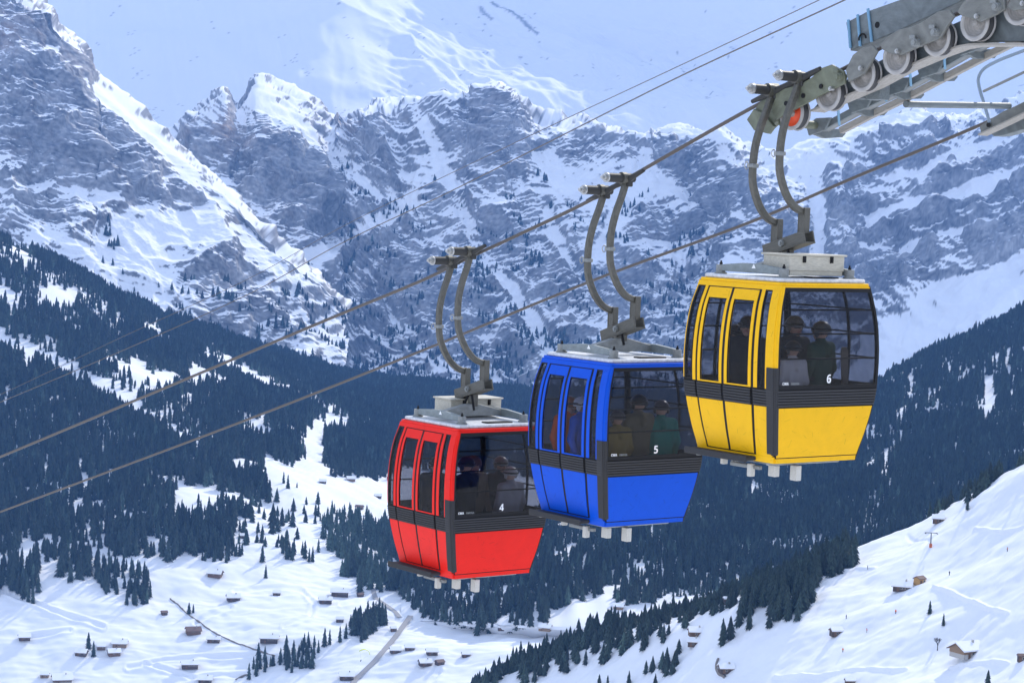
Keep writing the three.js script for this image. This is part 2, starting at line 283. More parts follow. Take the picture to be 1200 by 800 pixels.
// snow of the valley fields: low swells, drifts and ski-worn lines
const snowPaint = (x, y, z, nx, ny, nz, b, px, py, extra) => { const t = 1 - 0.05 * clamp(0.5 + fbm(x / 30, 0, z / 30, 3)) - extra; return [SNOW[0] * t, SNOW[1] * t, SNOW[2] * t]; };
{
  const X = [-220, -60, 60, 180, 300, 400, 480, 600, 780, 1100];
  const row = (ys, ds) => X.map((x, i) => [x, ys[i], ds[i]]);
  const trails = [[[32, 748], [60, 744], [82, 742]], [[150, 781], [190, 769], [240, 763], [300, 765]], [[170, 775], [200, 784], [225, 791]], [[228, 722], [250, 713], [270, 708]], [[190, 799], [240, 790], [300, 783]], [[333, 734], [363, 724], [368, 711], [353, 694], [310, 688], [275, 690]], [[400, 712], [425, 706], [438, 702]], [[515, 784], [505, 797], [498, 806]], [[320, 548], [370, 572], [440, 600]], [[0, 690], [60, 720], [120, 735]], [[560, 748], [620, 745], [680, 735]]];
  landform('valley_hillside', [
    row([890, 890, 890, 890, 890, 890, 890, 890, 890, 890], [1390, 1390, 1390, 1390, 1380, 1370, 1360, 1340, 1320, 1300]),
    row([800, 800, 800, 800, 800, 800, 800, 800, 800, 800], [1500, 1500, 1500, 1500, 1490, 1480, 1470, 1450, 1430, 1430]),
    row([735, 735, 735, 735, 740, 745, 745, 745, 745, 745], [1565, 1565, 1565, 1565, 1560, 1555, 1550, 1540, 1530, 1520]),
    row([665, 665, 668, 672, 680, 688, 695, 700, 702, 710], [1640, 1640, 1640, 1645, 1660, 1670, 1670, 1670, 1660, 1660]),
    row([555, 560, 565, 572, 588, 605, 625, 640, 650, 660], [1830, 1830, 1835, 1840, 1850, 1900, 1980, 1990, 1950, 1950]),
    row([440, 450, 462, 482, 512, 532, 550, 570, 580, 590], [2080, 2085, 2090, 2110, 2170, 2300, 2400, 2420, 2420, 2420]),
    row([330, 350, 378, 420, 452, 472, 486, 500, 510, 520], [2400, 2410, 2420, 2480, 2600, 2800, 2900, 2920, 2920, 2920]),
    row([240, 268, 306, 372, 408, 440, 452, 462, 470, 480], [2780, 2800, 2820, 2950, 3250, 3500, 3600, 3600, 3600, 3600]),
    row([300, 320, 345, 395, 425, 450, 460, 470, 480, 490], [4200, 4200, 4200, 4200, 4300, 4400, 4400, 4400, 4400, 4400]),
  ], 440, [25, 90, 90, 90, 45, 30, 20, 8], (x, y, z, px, py) => {
    let h = fbm(x / 220, 0, z / 220, 3) * 9 + fbm(x / 48, 0, z / 40, 3) * 2.0 + ridged(x / 70, 0, z / 22, 2) * 0.55 + n3(x / 9, 0, z / 9) * 0.12;
    h += spur([[-40, 380], [60, 425], [110, 452], [160, 478], [250, 535], [330, 590]], 26, -9, px, py);
    for (const l of trails) { const d = lineDist(l, px, py)[0]; if (d < 7) h += 0.7 * smooth(7, 4, d) - 1.5 * smooth(4, 0.5, d); }
    return [h, 0, 0];
  }, snowPaint, terrainMat);
}
{
  const X = [470, 640, 800, 950, 1100, 1250, 1420];
  const row = (ys, ds) => X.map((x, i) => [x, ys[i], ds[i]]);
  landform('forest_hillside', [
    row([772, 778, 772, 742, 684, 628, 572], [1660, 1600, 1610, 1670, 1740, 1800, 1815]),
    row([728, 736, 728, 690, 630, 575, 520], [1600, 1540, 1560, 1640, 1720, 1780, 1800]),
    row([700, 695, 660, 610, 545, 485, 430], [1650, 1610, 1700, 1830, 1940, 2020, 2050]),
    row([668, 655, 610, 555, 490, 428, 376], [1730, 1710, 1850, 2030, 2180, 2270, 2300]),
    row([635, 605, 560, 500, 432, 366, 312], [1830, 1870, 2020, 2250, 2430, 2520, 2550]),
    row([640, 612, 568, 508, 440, 374, 322], [1960, 2010, 2200, 2430, 2630, 2720, 2750]),
    row([640, 640, 640, 640, 620, 600, 600], [3000, 3000, 3000, 3100, 3200, 3300, 3300]),
  ], 200, [10, 30, 40, 40, 6, 3], (x, y, z, px, py) => [fbm(x / 220, 0, z / 220, 3) * 8 + ridged(x / 60, 0, z / 500, 2) * 3, 0, 0], snowPaint, terrainMat);
}
{
  const X = [500, 600, 700, 860, 1000, 1100, 1200, 1380];
  const row = (ys, ds) => X.map((x, i) => [x, ys[i], ds[i]]);
  const berms = [[[[1098, 692], [1130, 703], [1160, 713], [1182, 719]], 4, 1.3], [[[905, 786], [960, 788], [1010, 783], [1060, 777]], 3, 0.9], [[[1060, 620], [1090, 632], [1075, 665], [1066, 685]], 4, -0.8], [[[1140, 615], [1170, 618], [1200, 608]], 3, 0.8], [[[990, 664], [1025, 663]], 3, 0.8], [[[950, 700], [1010, 655], [1060, 630]], 5, -0.7], [[[1110, 775], [1180, 772]], 3, 0.8]];
  landform('ski_slope', [
    row([930, 925, 920, 910, 900, 900, 900, 890], [960, 940, 900, 820, 760, 720, 690, 650]),
    row([856, 840, 822, 800, 800, 800, 800, 790], [1060, 1040, 990, 910, 850, 810, 780, 740]),
    row([838, 812, 784, 750, 720, 695, 675, 640], [1085, 1070, 1030, 945, 920, 900, 860, 820]),
    row([830, 788, 752, 705, 650, 602, 556, 490], [1105, 1095, 1065, 985, 1000, 1000, 960, 920]),
    row([836, 796, 762, 716, 660, 614, 570, 500], [1180, 1170, 1140, 1060, 1075, 1075, 1035, 995]),
    row([830, 820, 810, 790, 760, 730, 700, 640], [1400, 1400, 1400, 1350, 1350, 1350, 1350, 1300]),
  ], 420, [20, 110, 110, 25, 10], (x, y, z, px, py) => [fbm(x / 130, 0, z / 130, 3) * 6 + fbm(x / 30, 0, z / 26, 3) * 1.3 + ridged((x + z * 0.5) / 14, 0, (z - x * 0.3) / 60, 2) * 0.3 + n3(x / 5, 0, z / 5) * 0.07 + berms.reduce((h, [l, w, k]) => h + k * smooth(w, 0, lineDist(l, px, py)[0]), 0), 0, 0], snowPaint, terrainMat);
}

// ---------------------------------------------------------------- conifers
function conifer(tiers, points, slim, lean = 0) { // unit tree: 1 m tall, ragged drooping skirts of boughs
  const p = [], c = [];
  const push = (a, b, d, ca, cb, cd) => { p.push(...a, ...b, ...d); c.push(...ca, ...cb, ...cd); };
  const tr = 0.013, brown = [0.05, 0.04, 0.032];
  for (let k = 0; k < 5; k++) { const a = k / 5 * 6.283, b = (k + 1) / 5 * 6.283; push([Math.cos(a) * tr, -0.03, Math.sin(a) * tr], [Math.cos(b) * tr, -0.03, Math.sin(b) * tr], [0, 0.85, 0], brown, brown, brown); }
  const a0 = rnd() * 6;
  for (let t = 0; t < tiers; t++) {
    const f = t / tiers, y0 = 0.06 + 0.90 * Math.pow(f, 0.92), y1 = Math.min(1, y0 + 1.75 * 0.9 / tiers + 0.05), R = slim * Math.pow(1 - f, 0.85) * rr(0.85, 1.1) + 0.012;
    for (let k = 0; k < points; k++) {
      const a = a0 + t * 1.9 + (k + rr(-0.25, 0.25)) / points * 6.283, w = 6.283 / points * rr(0.75, 1.05), r = R * rr(0.62, 1.15), dip = rr(0.2, 0.55) * R, sh = rr(0.55, 1.5), ox = lean * y0;
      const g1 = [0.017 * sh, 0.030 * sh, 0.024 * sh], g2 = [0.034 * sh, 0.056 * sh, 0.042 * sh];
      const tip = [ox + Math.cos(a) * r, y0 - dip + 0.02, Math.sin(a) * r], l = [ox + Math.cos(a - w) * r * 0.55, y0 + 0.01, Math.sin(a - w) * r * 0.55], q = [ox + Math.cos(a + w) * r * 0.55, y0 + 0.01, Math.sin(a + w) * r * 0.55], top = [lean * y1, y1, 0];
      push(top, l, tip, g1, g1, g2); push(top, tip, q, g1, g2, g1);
    }
  }
  const g = new THREE.BufferGeometry();
  g.setAttribute('position', new THREE.Float32BufferAttribute(p, 3)); g.setAttribute('color', new THREE.Float32BufferAttribute(c, 3)); g.computeVertexNormals();
  return g;
}
const needleMat = new THREE.MeshStandardMaterial({ vertexColors: true, roughness: 0.9, side: THREE.DoubleSide });
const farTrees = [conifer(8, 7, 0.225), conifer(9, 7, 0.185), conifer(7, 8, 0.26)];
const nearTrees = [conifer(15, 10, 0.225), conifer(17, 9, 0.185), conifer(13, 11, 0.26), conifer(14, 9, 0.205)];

const trees = []; // every conifer: place, size, forest
function plantAt(p, h, zone, tint = 1) { const b = bearing(p.x, p.y, p.z); trees.push({ p, h, zone, tint, turn: rnd() * 6.283, show: h * FOCAL / b[2] * (b[0] > -8 && b[0] < 1208 && b[1] > 8 && b[1] < 830 ? 1 : 0), px: b[0], py: b[1] }); }
function plant(name, density, zone, hMin, hMax, ok, tint) { // trees per 100 square metres
  const p = patches[name], P = p.pos, g = (q) => V(P[q * 3], P[q * 3 + 1], P[q * 3 + 2]), A = V(), B = V();
  for (let v = 0; v < p.nv; v++) for (let u = 0; u < p.nu; u++) {
    const q = v * p.W + u, px = p.info[q * 4 + 1], py = p.info[q * 4 + 2];
    if (px < -60 || px > 1260 || py < 150 || py > 860) continue;
    const a = g(q), b = g(q + 1), c = g(q + p.W); A.subVectors(b, a); B.subVectors(c, a);
    let n = A.cross(B).length() / 100 * density; n = Math.floor(n) + (rnd() < n % 1 ? 1 : 0);
    for (let k = 0; k < n; k++) {
      const s = rnd(), t = rnd(), x = mix(a.x, b.x, s) + (c.x - a.x) * t, y = mix(a.y, b.y, s) + (c.y - a.y) * t, z = mix(a.z, b.z, s) + (c.z - a.z) * t;
      const w = bearing(x, y, z), jx = n3(x / 26, 5, z / 26) * 7 + rr(-4, 4), jy = n3(x / 26, 9, z / 26) * 6 + rr(-3, 3), pr = ok(w[0] + jx, w[1] + jy, x, y, z);
      if (rnd() < pr) plantAt(V(x, y - 0.3, z), rr(hMin, hMax) * (0.8 + 0.35 * n3(x / 60, 3, z / 60)), zone, tint ? tint * rr(0.8, 1.4) : rnd() < 0.06 ? rr(1.6, 2.6) : rr(0.55, 1.35));
    }
  }
}
const any = (list, x, y) => list.some(p => inside(p, x, y));
// left side: upper forest, lower forest, clumps and clearings
const upperForest = [[-150, 150], [0, 246], [20, 262], [40, 280], [68, 304], [94, 320], [120, 330], [140, 344], [180, 366], [205, 376], [222, 345], [250, 352], [280, 362], [302, 376], [340, 399], [360, 413], [405, 425], [432, 418], [480, 434], [620, 445], [1100, 460], [1100, 560], [640, 560], [470, 545], [440, 520], [414, 496], [393, 481], [382, 474], [380, 488], [366, 491], [355, 508], [346, 497], [326, 504], [312, 502], [310, 491], [299, 488], [288, 493], [285, 506], [310, 522], [308, 545], [258, 535], [215, 508], [160, 470], [110, 445], [60, 418], [0, 395], [-150, 340]];
const upperGaps = [[[4, 280], [14, 284], [38, 296], [46, 306], [34, 320], [24, 306], [8, 294]], [[36, 324], [50, 334], [70, 336], [96, 340], [94, 352], [84, 362], [60, 358], [48, 362], [40, 366], [44, 340]], [[-20, 325], [10, 338], [22, 348], [26, 370], [12, 362], [-20, 350]],
  [[101, 411], [126, 418], [154, 425], [178, 420], [180, 438], [196, 434], [217, 446], [228, 424], [241, 432], [276, 453], [245, 457], [210, 455], [189, 457], [168, 452], [147, 442], [119, 427]], [[234, 406], [290, 428], [320, 443], [355, 462], [342, 466], [300, 450], [260, 434], [236, 422]], [[148, 466], [180, 485], [215, 508], [252, 530], [240, 537], [205, 522], [170, 495]], [[113, 352], [122, 350], [128, 372], [120, 384], [116, 370]], [[136, 372], [143, 370], [144, 392], [138, 388]], [[160, 385], [182, 372], [190, 392], [172, 400]], [[205, 478], [214, 474], [212, 484]]];
const lowerForest = [[-150, 385], [0, 415], [60, 434], [110, 460], [160, 494], [205, 526], [245, 540], [300, 558], [316, 575], [320, 594], [300, 586], [270, 577], [235, 567], [227, 571], [196, 571], [200, 597], [212, 612], [212, 650], [200, 660], [160, 650], [135, 650], [105, 655], [104, 675], [79, 687], [72, 680], [72, 650], [62, 661], [50, 661], [44, 640], [20, 648], [0, 660], [-150, 660]];
const lowerGaps = [[[22, 533], [42, 543], [58, 552], [63, 572], [56, 572], [48, 557], [28, 547]], [[3, 580], [16, 586], [30, 576], [28, 592], [16, 597], [4, 594]], [[84, 572], [98, 580], [94, 602], [84, 606]], [[122, 604], [136, 610], [132, 622], [122, 616]], [[138, 598], [156, 603], [154, 617]], [[158, 593], [172, 588], [170, 612], [174, 620], [160, 612]], [[180, 560], [194, 560], [186, 580]]];
const clumps = [[[-100, 650], [20, 650], [44, 668], [46, 712], [30, 704], [0, 698], [-100, 690]], [[107, 667], [125, 662], [165, 670], [178, 692], [176, 706], [160, 716], [140, 706], [115, 692]], [[210, 614], [230, 602], [255, 600], [280, 628], [281, 650], [262, 657], [240, 660], [225, 642], [212, 656]], [[312, 514], [325, 508], [352, 518], [352, 537], [335, 543], [312, 532]], [[380, 517], [395, 506], [418, 506], [460, 508], [464, 557], [440, 559], [405, 559], [385, 550]], [[284, 799], [300, 778], [330, 764], [360, 754], [376, 768], [376, 782], [350, 787], [320, 794]], [[416, 737], [430, 724], [448, 726], [440, 740], [425, 754], [417, 754]]];
const frosted = [[375, 604], [395, 600], [430, 608], [460, 622], [470, 690], [452, 694], [440, 694], [420, 690], [405, 679], [405, 668], [382, 650], [374, 643], [380, 622]];
const sparse = [[[200, 578], [320, 578], [345, 612], [360, 640], [330, 650], [300, 640], [282, 640], [280, 620], [240, 592]], [[322, 562], [345, 572], [372, 587], [365, 595], [340, 585], [322, 578]], [[342, 592], [372, 598], [375, 618], [365, 628], [345, 615]]];
plant('valley_hillside', 3.5, 'upper forest', 11, 19, (x, y, X, Y, Z) => inside(upperForest, x, y) && !any(upperGaps, x, y) ? (0.75 + n3(X / 40, 0, Z / 40) * 0.4) * (lineDist([[-60, 385], [60, 425], [150, 470]], x, y)[0] < 14 ? 0.35 : 1) : 0);
plant('valley_hillside', 3.4, 'lower forest', 14, 23, (x, y, X, Y, Z) => inside(lowerForest, x, y) && !any(lowerGaps, x, y) ? 0.85 + n3(X / 40, 0, Z / 40) * 0.35 : 0);
plant('valley_hillside', 5.0, 'clump', 12, 20, (x, y) => any(clumps, x, y) ? 0.9 : 0);
plant('valley_hillside', 3.0, 'frosted forest', 11, 19, (x, y) => inside(frosted, x, y) ? 0.8 : 0, 1.7);
plant('valley_hillside', 0.55, 'open wood', 10, 18, (x, y) => any(sparse, x, y) ? 0.8 : 0);
// right side: shaded forest slope with avalanche lanes, and the belt along the ski slope
const forestSlope = [[440, 600], [520, 540], [640, 540], [760, 460], [900, 380], [1050, 280], [1400, 120], [1400, 700], [1200, 640], [1000, 700], [830, 700], [790, 697], [757, 709], [735, 712], [715, 702], [728, 676], [700, 692], [680, 700], [662, 707], [647, 718], [648, 732], [602, 742], [604, 724], [586, 718], [575, 737], [545, 740], [520, 737], [490, 724], [470, 702], [455, 692], [440, 650]];
const lanes = [[[1073, 437], [1066, 465], [1058, 490]], [[1100, 455], [1092, 485]], [[1110, 425], [1111, 437]], [[1132, 430], [1128, 452]], [[1155, 445], [1155, 485]], [[1168, 420], [1163, 450], [1165, 490]], [[1052, 495], [1050, 515], [1040, 540], [1033, 560]], [[1025, 500], [1018, 550]], [[1187, 450], [1187, 465]], [[1181, 412], [1181, 430]], [[584, 690], [586, 712]], [[656, 650], [670, 646]], [[700, 634], [701, 646]], [[885, 575], [870, 600]]];
plant('forest_hillside', 4.2, 'shaded forest', 11, 18, (x, y, X, Y, Z) => { if (!inside(forestSlope, x, y)) return 0; for (const l of lanes) if (lineDist(l, x, y)[0] < 5.2) return 0; return 0.9 + n3(X / 30, 0, Z / 30) * 0.3; });
const beltLow = [[560, 812], [600, 806], [636, 797], [656, 784], [680, 782], [715, 779], [732, 769], [765, 759], [787, 747], [812, 727], [842, 727], [858, 716], [884, 706], [902, 714], [953, 712], [960, 684], [990, 676], [999, 664], [998, 642], [1035, 623], [1056, 616], [1068, 604], [1104, 601], [1138, 585], [1158, 569], [1182, 552], [1260, 528]];
const belt = [...beltLow, ...beltLow.slice().reverse().map(([x, y]) => [x, y - 75])];
const slopeClumps = [[[852, 757], [850, 742], [860, 717], [885, 697], [888, 722], [870, 747]], [[893, 733], [896, 715], [930, 690], [955, 675], [955, 717], [924, 733]], [[757, 806], [762, 787], [785, 767], [797, 759], [796, 777], [780, 806]]];
plant('ski_slope', 4.2, 'ski slope belt', 8, 14.5, (x, y) => inside(belt, x, y) || any(slopeClumps, x, y) ? 0.9 : 0);
// trees clinging to the cliffs and couloirs
const cliffTrees = (x, y, X, Y, Z) => { let m = n3(X / 110, Y / 60, Z / 110) + 0.5 * n3(X / 40, Y / 30, Z / 40); if (x > 400) m += 0.25 - 0.5 * smooth(300, 190, y) - smooth(800, 900, x) * 0.4 + smooth(360, 460, y) * 0.7; else m += smooth(300, 380, y) * 0.9 - 0.45; return m > 0.55 ? 0.8 : 0; };
plant('cliff_mountain', 0.7, 'cliff trees', 11, 20, (x, y, X, Y, Z) => x > 380 && x < 860 && y > 195 ? cliffTrees(x, y, X, Y, Z) : 0);
plant('left_mountain', 0.9, 'cliff trees', 11, 20, (x, y, X, Y, Z) => { if (lineDist([[123, 264], [131, 285], [124, 306]], x, y)[0] < 3.5) return 0.9; if (lineDist([[142, 315], [153, 325], [166, 345]], x, y)[0] < 4) return 0.7; return y > 300 ? cliffTrees(x, y, X, Y, Z) * 0.8 : 0; });
plant('slab_mountain', 0.25, 'cliff trees', 10, 16, (x, y, X, Y, Z) => x < 960 && y > 230 ? cliffTrees(x, y, X, Y, Z) * 0.6 : 0);
// single trees standing in the open
const singles = [[1090, 719, 16, 'dark spruce alone below the lift hut, upper of two on the open slope'], [1106, 733, 15, 'dark spruce standing alone on the open ski slope, above the bare tree'], [1158, 806, 22, 'dark spruce cut by the bottom edge of the photo near the right corner'], [1134, 598, 16, 'single spruce on the upper ski slope beside the end of the tree belt'],
  [103, 760, 20, 'tall spruce beside the farm cluster in the left meadow, left of the pair'], [109, 769, 19, 'spruce beside the farm cluster in the left meadow, right and nearer one of the pair'], [702, 806, 17, 'spruce at the bottom edge of the photo, leftmost of three'], [712, 806, 16, 'spruce at the bottom edge of the photo, middle one of three'], [737, 803, 18, 'spruce at the bottom edge of the photo, rightmost of three'], [601, 769, 13, 'small spruce alone on the snow left of the tree belt at the bottom centre'],
  [221, 719, 14, 'thin dark tree by the fence line in the left meadow, left of two'], [226, 718, 11, 'thin dark tree by the fence line in the left meadow, right of two'], [307, 658, 20, 'tall spruce on the bright meadow edge above the barns, upper of two'], [311, 677, 16, 'spruce on the bright meadow edge above the barns, lower of two'], [289, 638, 17, 'spruce at the right tip of the clump above the left meadow'], [301, 625, 8, 'tiny spruce alone on the bright bank above the barns'], [326, 636, 11, 'small spruce right of two pale bushes on the bright bank']];
const bankTrees = [[331, 648], [335, 646], [339, 652], [344, 650], [342, 656], [336, 655], [354, 650], [357, 654], [362, 658], [366, 658], [337, 572], [332, 566], [380, 757], [386, 755], [398, 752], [405, 748], [559, 744], [573, 742], [597, 741]];
for (const [x, y] of bankTrees) { const p = ground(x, y, ['valley_hillside', 'forest_hillside']); if (p) plantAt(p.add(V(0, -0.3, 0)), rr(10, 15), 'bank'); }

const zoneText = {
  'upper forest': ['dark spruce of the forest below the left-hand cliffs', 'spruces below the left-hand cliffs'],
  'lower forest': ['dark spruce of the dense forest on the lower left hillside', 'spruces of the lower left forest'],
  'clump': ['dark spruce in a tight clump on the snowy left meadows', 'spruces in clumps on the left meadows'],
  'frosted forest': ['pale frosted conifer of the wood left of the red gondola', 'frosted conifers beside the red gondola'],
  'open wood': ['scattered spruce on the half-open snowy bank in the left valley', 'scattered spruces on the left bank'],
  'bank': ['small spruce in a thin row on the open valley snow', 'small spruces in rows on open snow'],
  'shaded forest': ['dark spruce of the shaded forest slope behind the gondolas', 'spruces of the shaded forest slope'],
  'ski slope belt': ['dark spruce of the belt along the edge of the ski slope', 'spruces of the ski slope belt'],
  'cliff trees': ['far spruce clinging to the snowy cliffs', 'spruces on the cliffs'],
};
const nearParts = [];
function standTree(t, k, label, group) {
  const o = thing('spruce_tree', label, 'tree', t.p, group);
  const g = k % nearTrees.length, s = t.h;
  if (!nearParts[g]) { const all = nearTrees[g], n = 15; nearParts[g] = [slice(all, 0, n), slice(all, n, all.attributes.position.count)]; }
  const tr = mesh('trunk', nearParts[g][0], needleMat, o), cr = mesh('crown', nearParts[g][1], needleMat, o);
  o.scale.set(s * 1.02, s, s * 1.02); o.rotation.y = t.turn;
  return o;
}

function slice(g, a, b) { const q = new THREE.BufferGeometry(); for (const n of ['position', 'normal', 'color']) q.setAttribute(n, new THREE.BufferAttribute(g.attributes[n].array.slice(a * 3, b * 3), 3)); return q; }
singles.forEach(([x, y, hp, label], k) => { const p = ground(x, y, ['ski_slope', 'valley_hillside', 'forest_hillside']); if (!p) return; const D = bearing(p.x, p.y, p.z)[2]; standTree({ p, h: hp * D / FOCAL, turn: k }, k, label); });
trees.sort((a, b) => b.show - a.show);
const beltText = [[700, 0, 'dark spruce in the lower left run of the tree belt, toward the bottom centre', 'spruces of the lower left belt'], [800, 757, 'dark spruce in the clump below the two brown barns', 'spruces below the two brown barns'], [845, 0, 'dark spruce in the tree belt just left of the two brown barns', 'spruces left of the two brown barns'], [891, 0, 'dark spruce in the narrow clump right of the two brown barns', 'spruces right of the two brown barns'], [1003, 0, 'dark spruce in the wide wedge of trees reaching down the ski slope', 'spruces of the wedge on the ski slope'], [1110, 0, 'dark spruce at the ski slope edge between the wedge and the high barn', 'spruces of the middle ski slope edge'], [9999, 0, 'dark spruce at the upper right end of the ski slope edge', 'spruces of the upper ski slope edge']];
const textOf = t => t.zone === 'ski slope belt' ? beltText.find(([x, y]) => t.px < x && t.py > y).slice(2) : zoneText[t.zone];
trees.slice(0, 280).forEach((t, k) => standTree(t, k, ...textOf(t)));
const massText = { 'upper forest': 'spruce forest with snowy clearings below the left-hand cliffs', 'lower forest': 'dense dark spruce forest on the lower left hillside', 'clump': 'tight clumps of spruces on the snowy left meadows', 'frosted forest': 'pale frosted wood left of the red gondola', 'open wood': 'loose scatter of spruces on the half-open left bank', 'bank': 'thin rows of small spruces on open valley snow', 'shaded forest': 'dark shaded spruce forest slope with snowy lanes behind the gondolas', 'ski slope belt': 'rear trees of the spruce belt along the ski slope', 'cliff trees': 'far spruces scattered over the snowy cliffs' };
{
  const byZone = {};
  for (const t of trees.slice(280)) (byZone[t.zone] ??= []).push(t);
  const m4 = new THREE.Matrix4(), q4 = new THREE.Quaternion(), up = V(0, 1, 0), c = new THREE.Color();
  let k = 0;
  for (const [zone, list] of Object.entries(byZone)) {
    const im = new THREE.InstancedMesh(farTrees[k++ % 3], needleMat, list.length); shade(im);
    im.name = numbered('forest');
    list.forEach((t, i) => { m4.compose(t.p, q4.setFromAxisAngle(up, t.turn), V(t.h * rr(0.85, 1.25), t.h, t.h * rr(0.85, 1.25))); im.setMatrixAt(i, m4); im.setColorAt(i, c.setRGB(t.tint, t.tint, t.tint * 1.02)); });
    im.userData.kind = 'stuff'; im.userData.label = massText[zone]; im.userData.category = 'forest';
    scene.add(im);
  }
}

// ---------------------------------------------------------------- materials of the lift
function mottle(size, lo, hi, fx, fy, grain = 0.25, tint = [1, 1, 1]) { // grey blotchy weathering, tiles over uv 0..1
  const d = new Uint8Array(size * size * 4);
  for (let j = 0; j < size; j++) for (let i = 0; i < size; i++) {
    const a = i / size * 6.2832, b = j / size * 6.2832, X = Math.cos(a) * fx, Y = Math.sin(a) * fx, Z = Math.cos(b) * fy, W = Math.sin(b) * fy;
    const t = clamp(0.5 + 0.5 * fbm(X + Z * 0.7, Y + W * 0.7, Z - W, 4) + grain * (rnd() - 0.5)), k = (j * size + i) * 4, v = 255 * mix(lo, hi, t);
    d[k] = v * tint[0]; d[k + 1] = v * tint[1]; d[k + 2] = v * tint[2]; d[k + 3] = 255;
  }
  const t = new THREE.DataTexture(d, size, size); t.wrapS = t.wrapT = THREE.RepeatWrapping; t.magFilter = THREE.LinearFilter; t.minFilter = THREE.LinearMipmapLinearFilter; t.generateMipmaps = true; t.colorSpace = THREE.SRGBColorSpace; t.needsUpdate = true; return t;
}
const wear = mottle(256, 0.78, 1.0, 1.6, 1.6), coarse = mottle(256, 0.76, 1.0, 0.9, 1.1, 0.22);
function scuffed() { // enamel with faint blotches, salt specks and short scratches
  const t = mottle(256, 0.95, 1.0, 1.0, 1.0, 0.08), d = t.image.data, dab = (x, y, k) => { const q = (((y + 256) % 256) * 256 + (x + 256) % 256) * 4; for (let c = 0; c < 3; c++) d[q + c] *= k; };
  for (let i = 0; i < 150; i++) dab(Math.floor(rnd() * 256), Math.floor(rnd() * 256), rr(0.6, 0.9));
  for (let i = 0; i < 26; i++) { let x = rnd() * 256, y = rnd() * 256; const a = rnd() * 6.28, n = rr(4, 18), k = rr(0.78, 0.93); for (let j = 0; j < n; j++) { dab(Math.floor(x), Math.floor(y), k); x += Math.cos(a); y += Math.sin(a); } }
  return t;
}
const paintMat = (r, g, b) => new THREE.MeshPhysicalMaterial({ color: new THREE.Color().setRGB(r, g, b), roughness: 0.42, specularIntensity: 0.28, map: scuffed() });
const matt = (r, g, b, rough) => new THREE.MeshPhysicalMaterial({ color: new THREE.Color().setRGB(r, g, b), roughness: rough, specularIntensity: 0.35 });
const M = {
  black: matt(0.014, 0.014, 0.015, 0.6), rib: matt(0.045, 0.045, 0.047, 0.6), rubber: matt(0.04, 0.04, 0.042, 0.7),
  roof: std(0.74, 0.75, 0.76, 0.5, { map: wear }), galv: std(0.30, 0.315, 0.305, 0.55, { metalness: 0.25, map: coarse }), beam: std(0.27, 0.31, 0.31, 0.55, { metalness: 0.2, map: coarse }),
  arm: std(0.135, 0.13, 0.108, 0.5, { metalness: 0.35, map: coarse }), olive: std(0.19, 0.205, 0.14, 0.6, { metalness: 0.1, map: coarse }), dark: matt(0.045, 0.045, 0.043, 0.5),
  steel: std(0.55, 0.55, 0.53, 0.35, { metalness: 0.8, map: wear }), box: std(0.62, 0.58, 0.47, 0.6, { map: wear }), white: std(0.8, 0.8, 0.78, 0.6), foot: std(0.66, 0.64, 0.57, 0.7, { map: wear }),
  tyre: std(0.06, 0.06, 0.062, 0.75), rim: std(0.46, 0.44, 0.41, 0.55, { map: coarse }), disc: std(0.36, 0.34, 0.31, 0.6, { map: coarse }), orange: std(0.8, 0.10, 0.03, 0.5), rope: std(0.085, 0.07, 0.06, 0.55, { metalness: 0.1 }),
  plate: std(0.21, 0.215, 0.195, 0.6, { metalness: 0.1, map: coarse }), girder: std(0.19, 0.22, 0.225, 0.6, { metalness: 0.1, map: coarse }), flange: std(0.42, 0.39, 0.34, 0.65, { map: coarse }), strap: std(0.16, 0.32, 0.46, 0.6), inner: std(0.16, 0.16, 0.17, 0.7),
  glass: new THREE.MeshPhysicalMaterial({ color: new THREE.Color().setRGB(0.64, 0.65, 0.68), roughness: 0.03, transmission: 1, thickness: 0, ior: 1.5, specularIntensity: 0.25 }),
};
const CREASE = 0.6;
const box = (x, y, z, w, h, d, r = 0) => { const g = r ? new RoundedBoxGeometry(w, h, d, 2, r) : new THREE.BoxGeometry(w, h, d); g.translate(x, y, z); return g; };
const cyl = (a, b, r, seg = 14, r2 = r) => { const d = V().subVectors(b, a), g = new THREE.CylinderGeometry(r2, r, d.length(), seg); g.translate(0, d.length() / 2, 0); g.applyQuaternion(new THREE.Quaternion().setFromUnitVectors(V(0, 1, 0), d.normalize())); g.translate(a.x, a.y, a.z); return g; };
const bar = (a, b, w, h) => { // rectangular bar from a to b, h measured upright
  const d = V().subVectors(b, a), L = d.length(), g = new RoundedBoxGeometry(L, h, w, 1, Math.min(w, h) * 0.12), x = d.clone().normalize(), z = V().crossVectors(x, V(0, 1, 0)).normalize(), y = V().crossVectors(z, x);
  g.applyMatrix4(new THREE.Matrix4().makeBasis(x, y, z)); g.translate((a.x + b.x) / 2, (a.y + b.y) / 2, (a.z + b.z) / 2); return g;
};
const strip = g => { for (const n of Object.keys(g.attributes)) if (!['position', 'normal', 'uv'].includes(n)) g.deleteAttribute(n); return g.index ? g.toNonIndexed() : g; };
const join = list => list.length === 1 ? list[0] : mergeGeometries(list.map(strip));
const part = (name, geos, m, parent) => mesh(name, join([].concat(geos)), m, parent);
function plateXY(points, depth, bevel = 0.006) { const g = new THREE.ExtrudeGeometry(new THREE.Shape(points.map(p => new THREE.Vector2(...p))), { depth, bevelEnabled: true, bevelSize: bevel, bevelThickness: bevel, bevelSegments: 1, curveSegments: 8 }); g.translate(0, 0, -depth / 2); return g; }

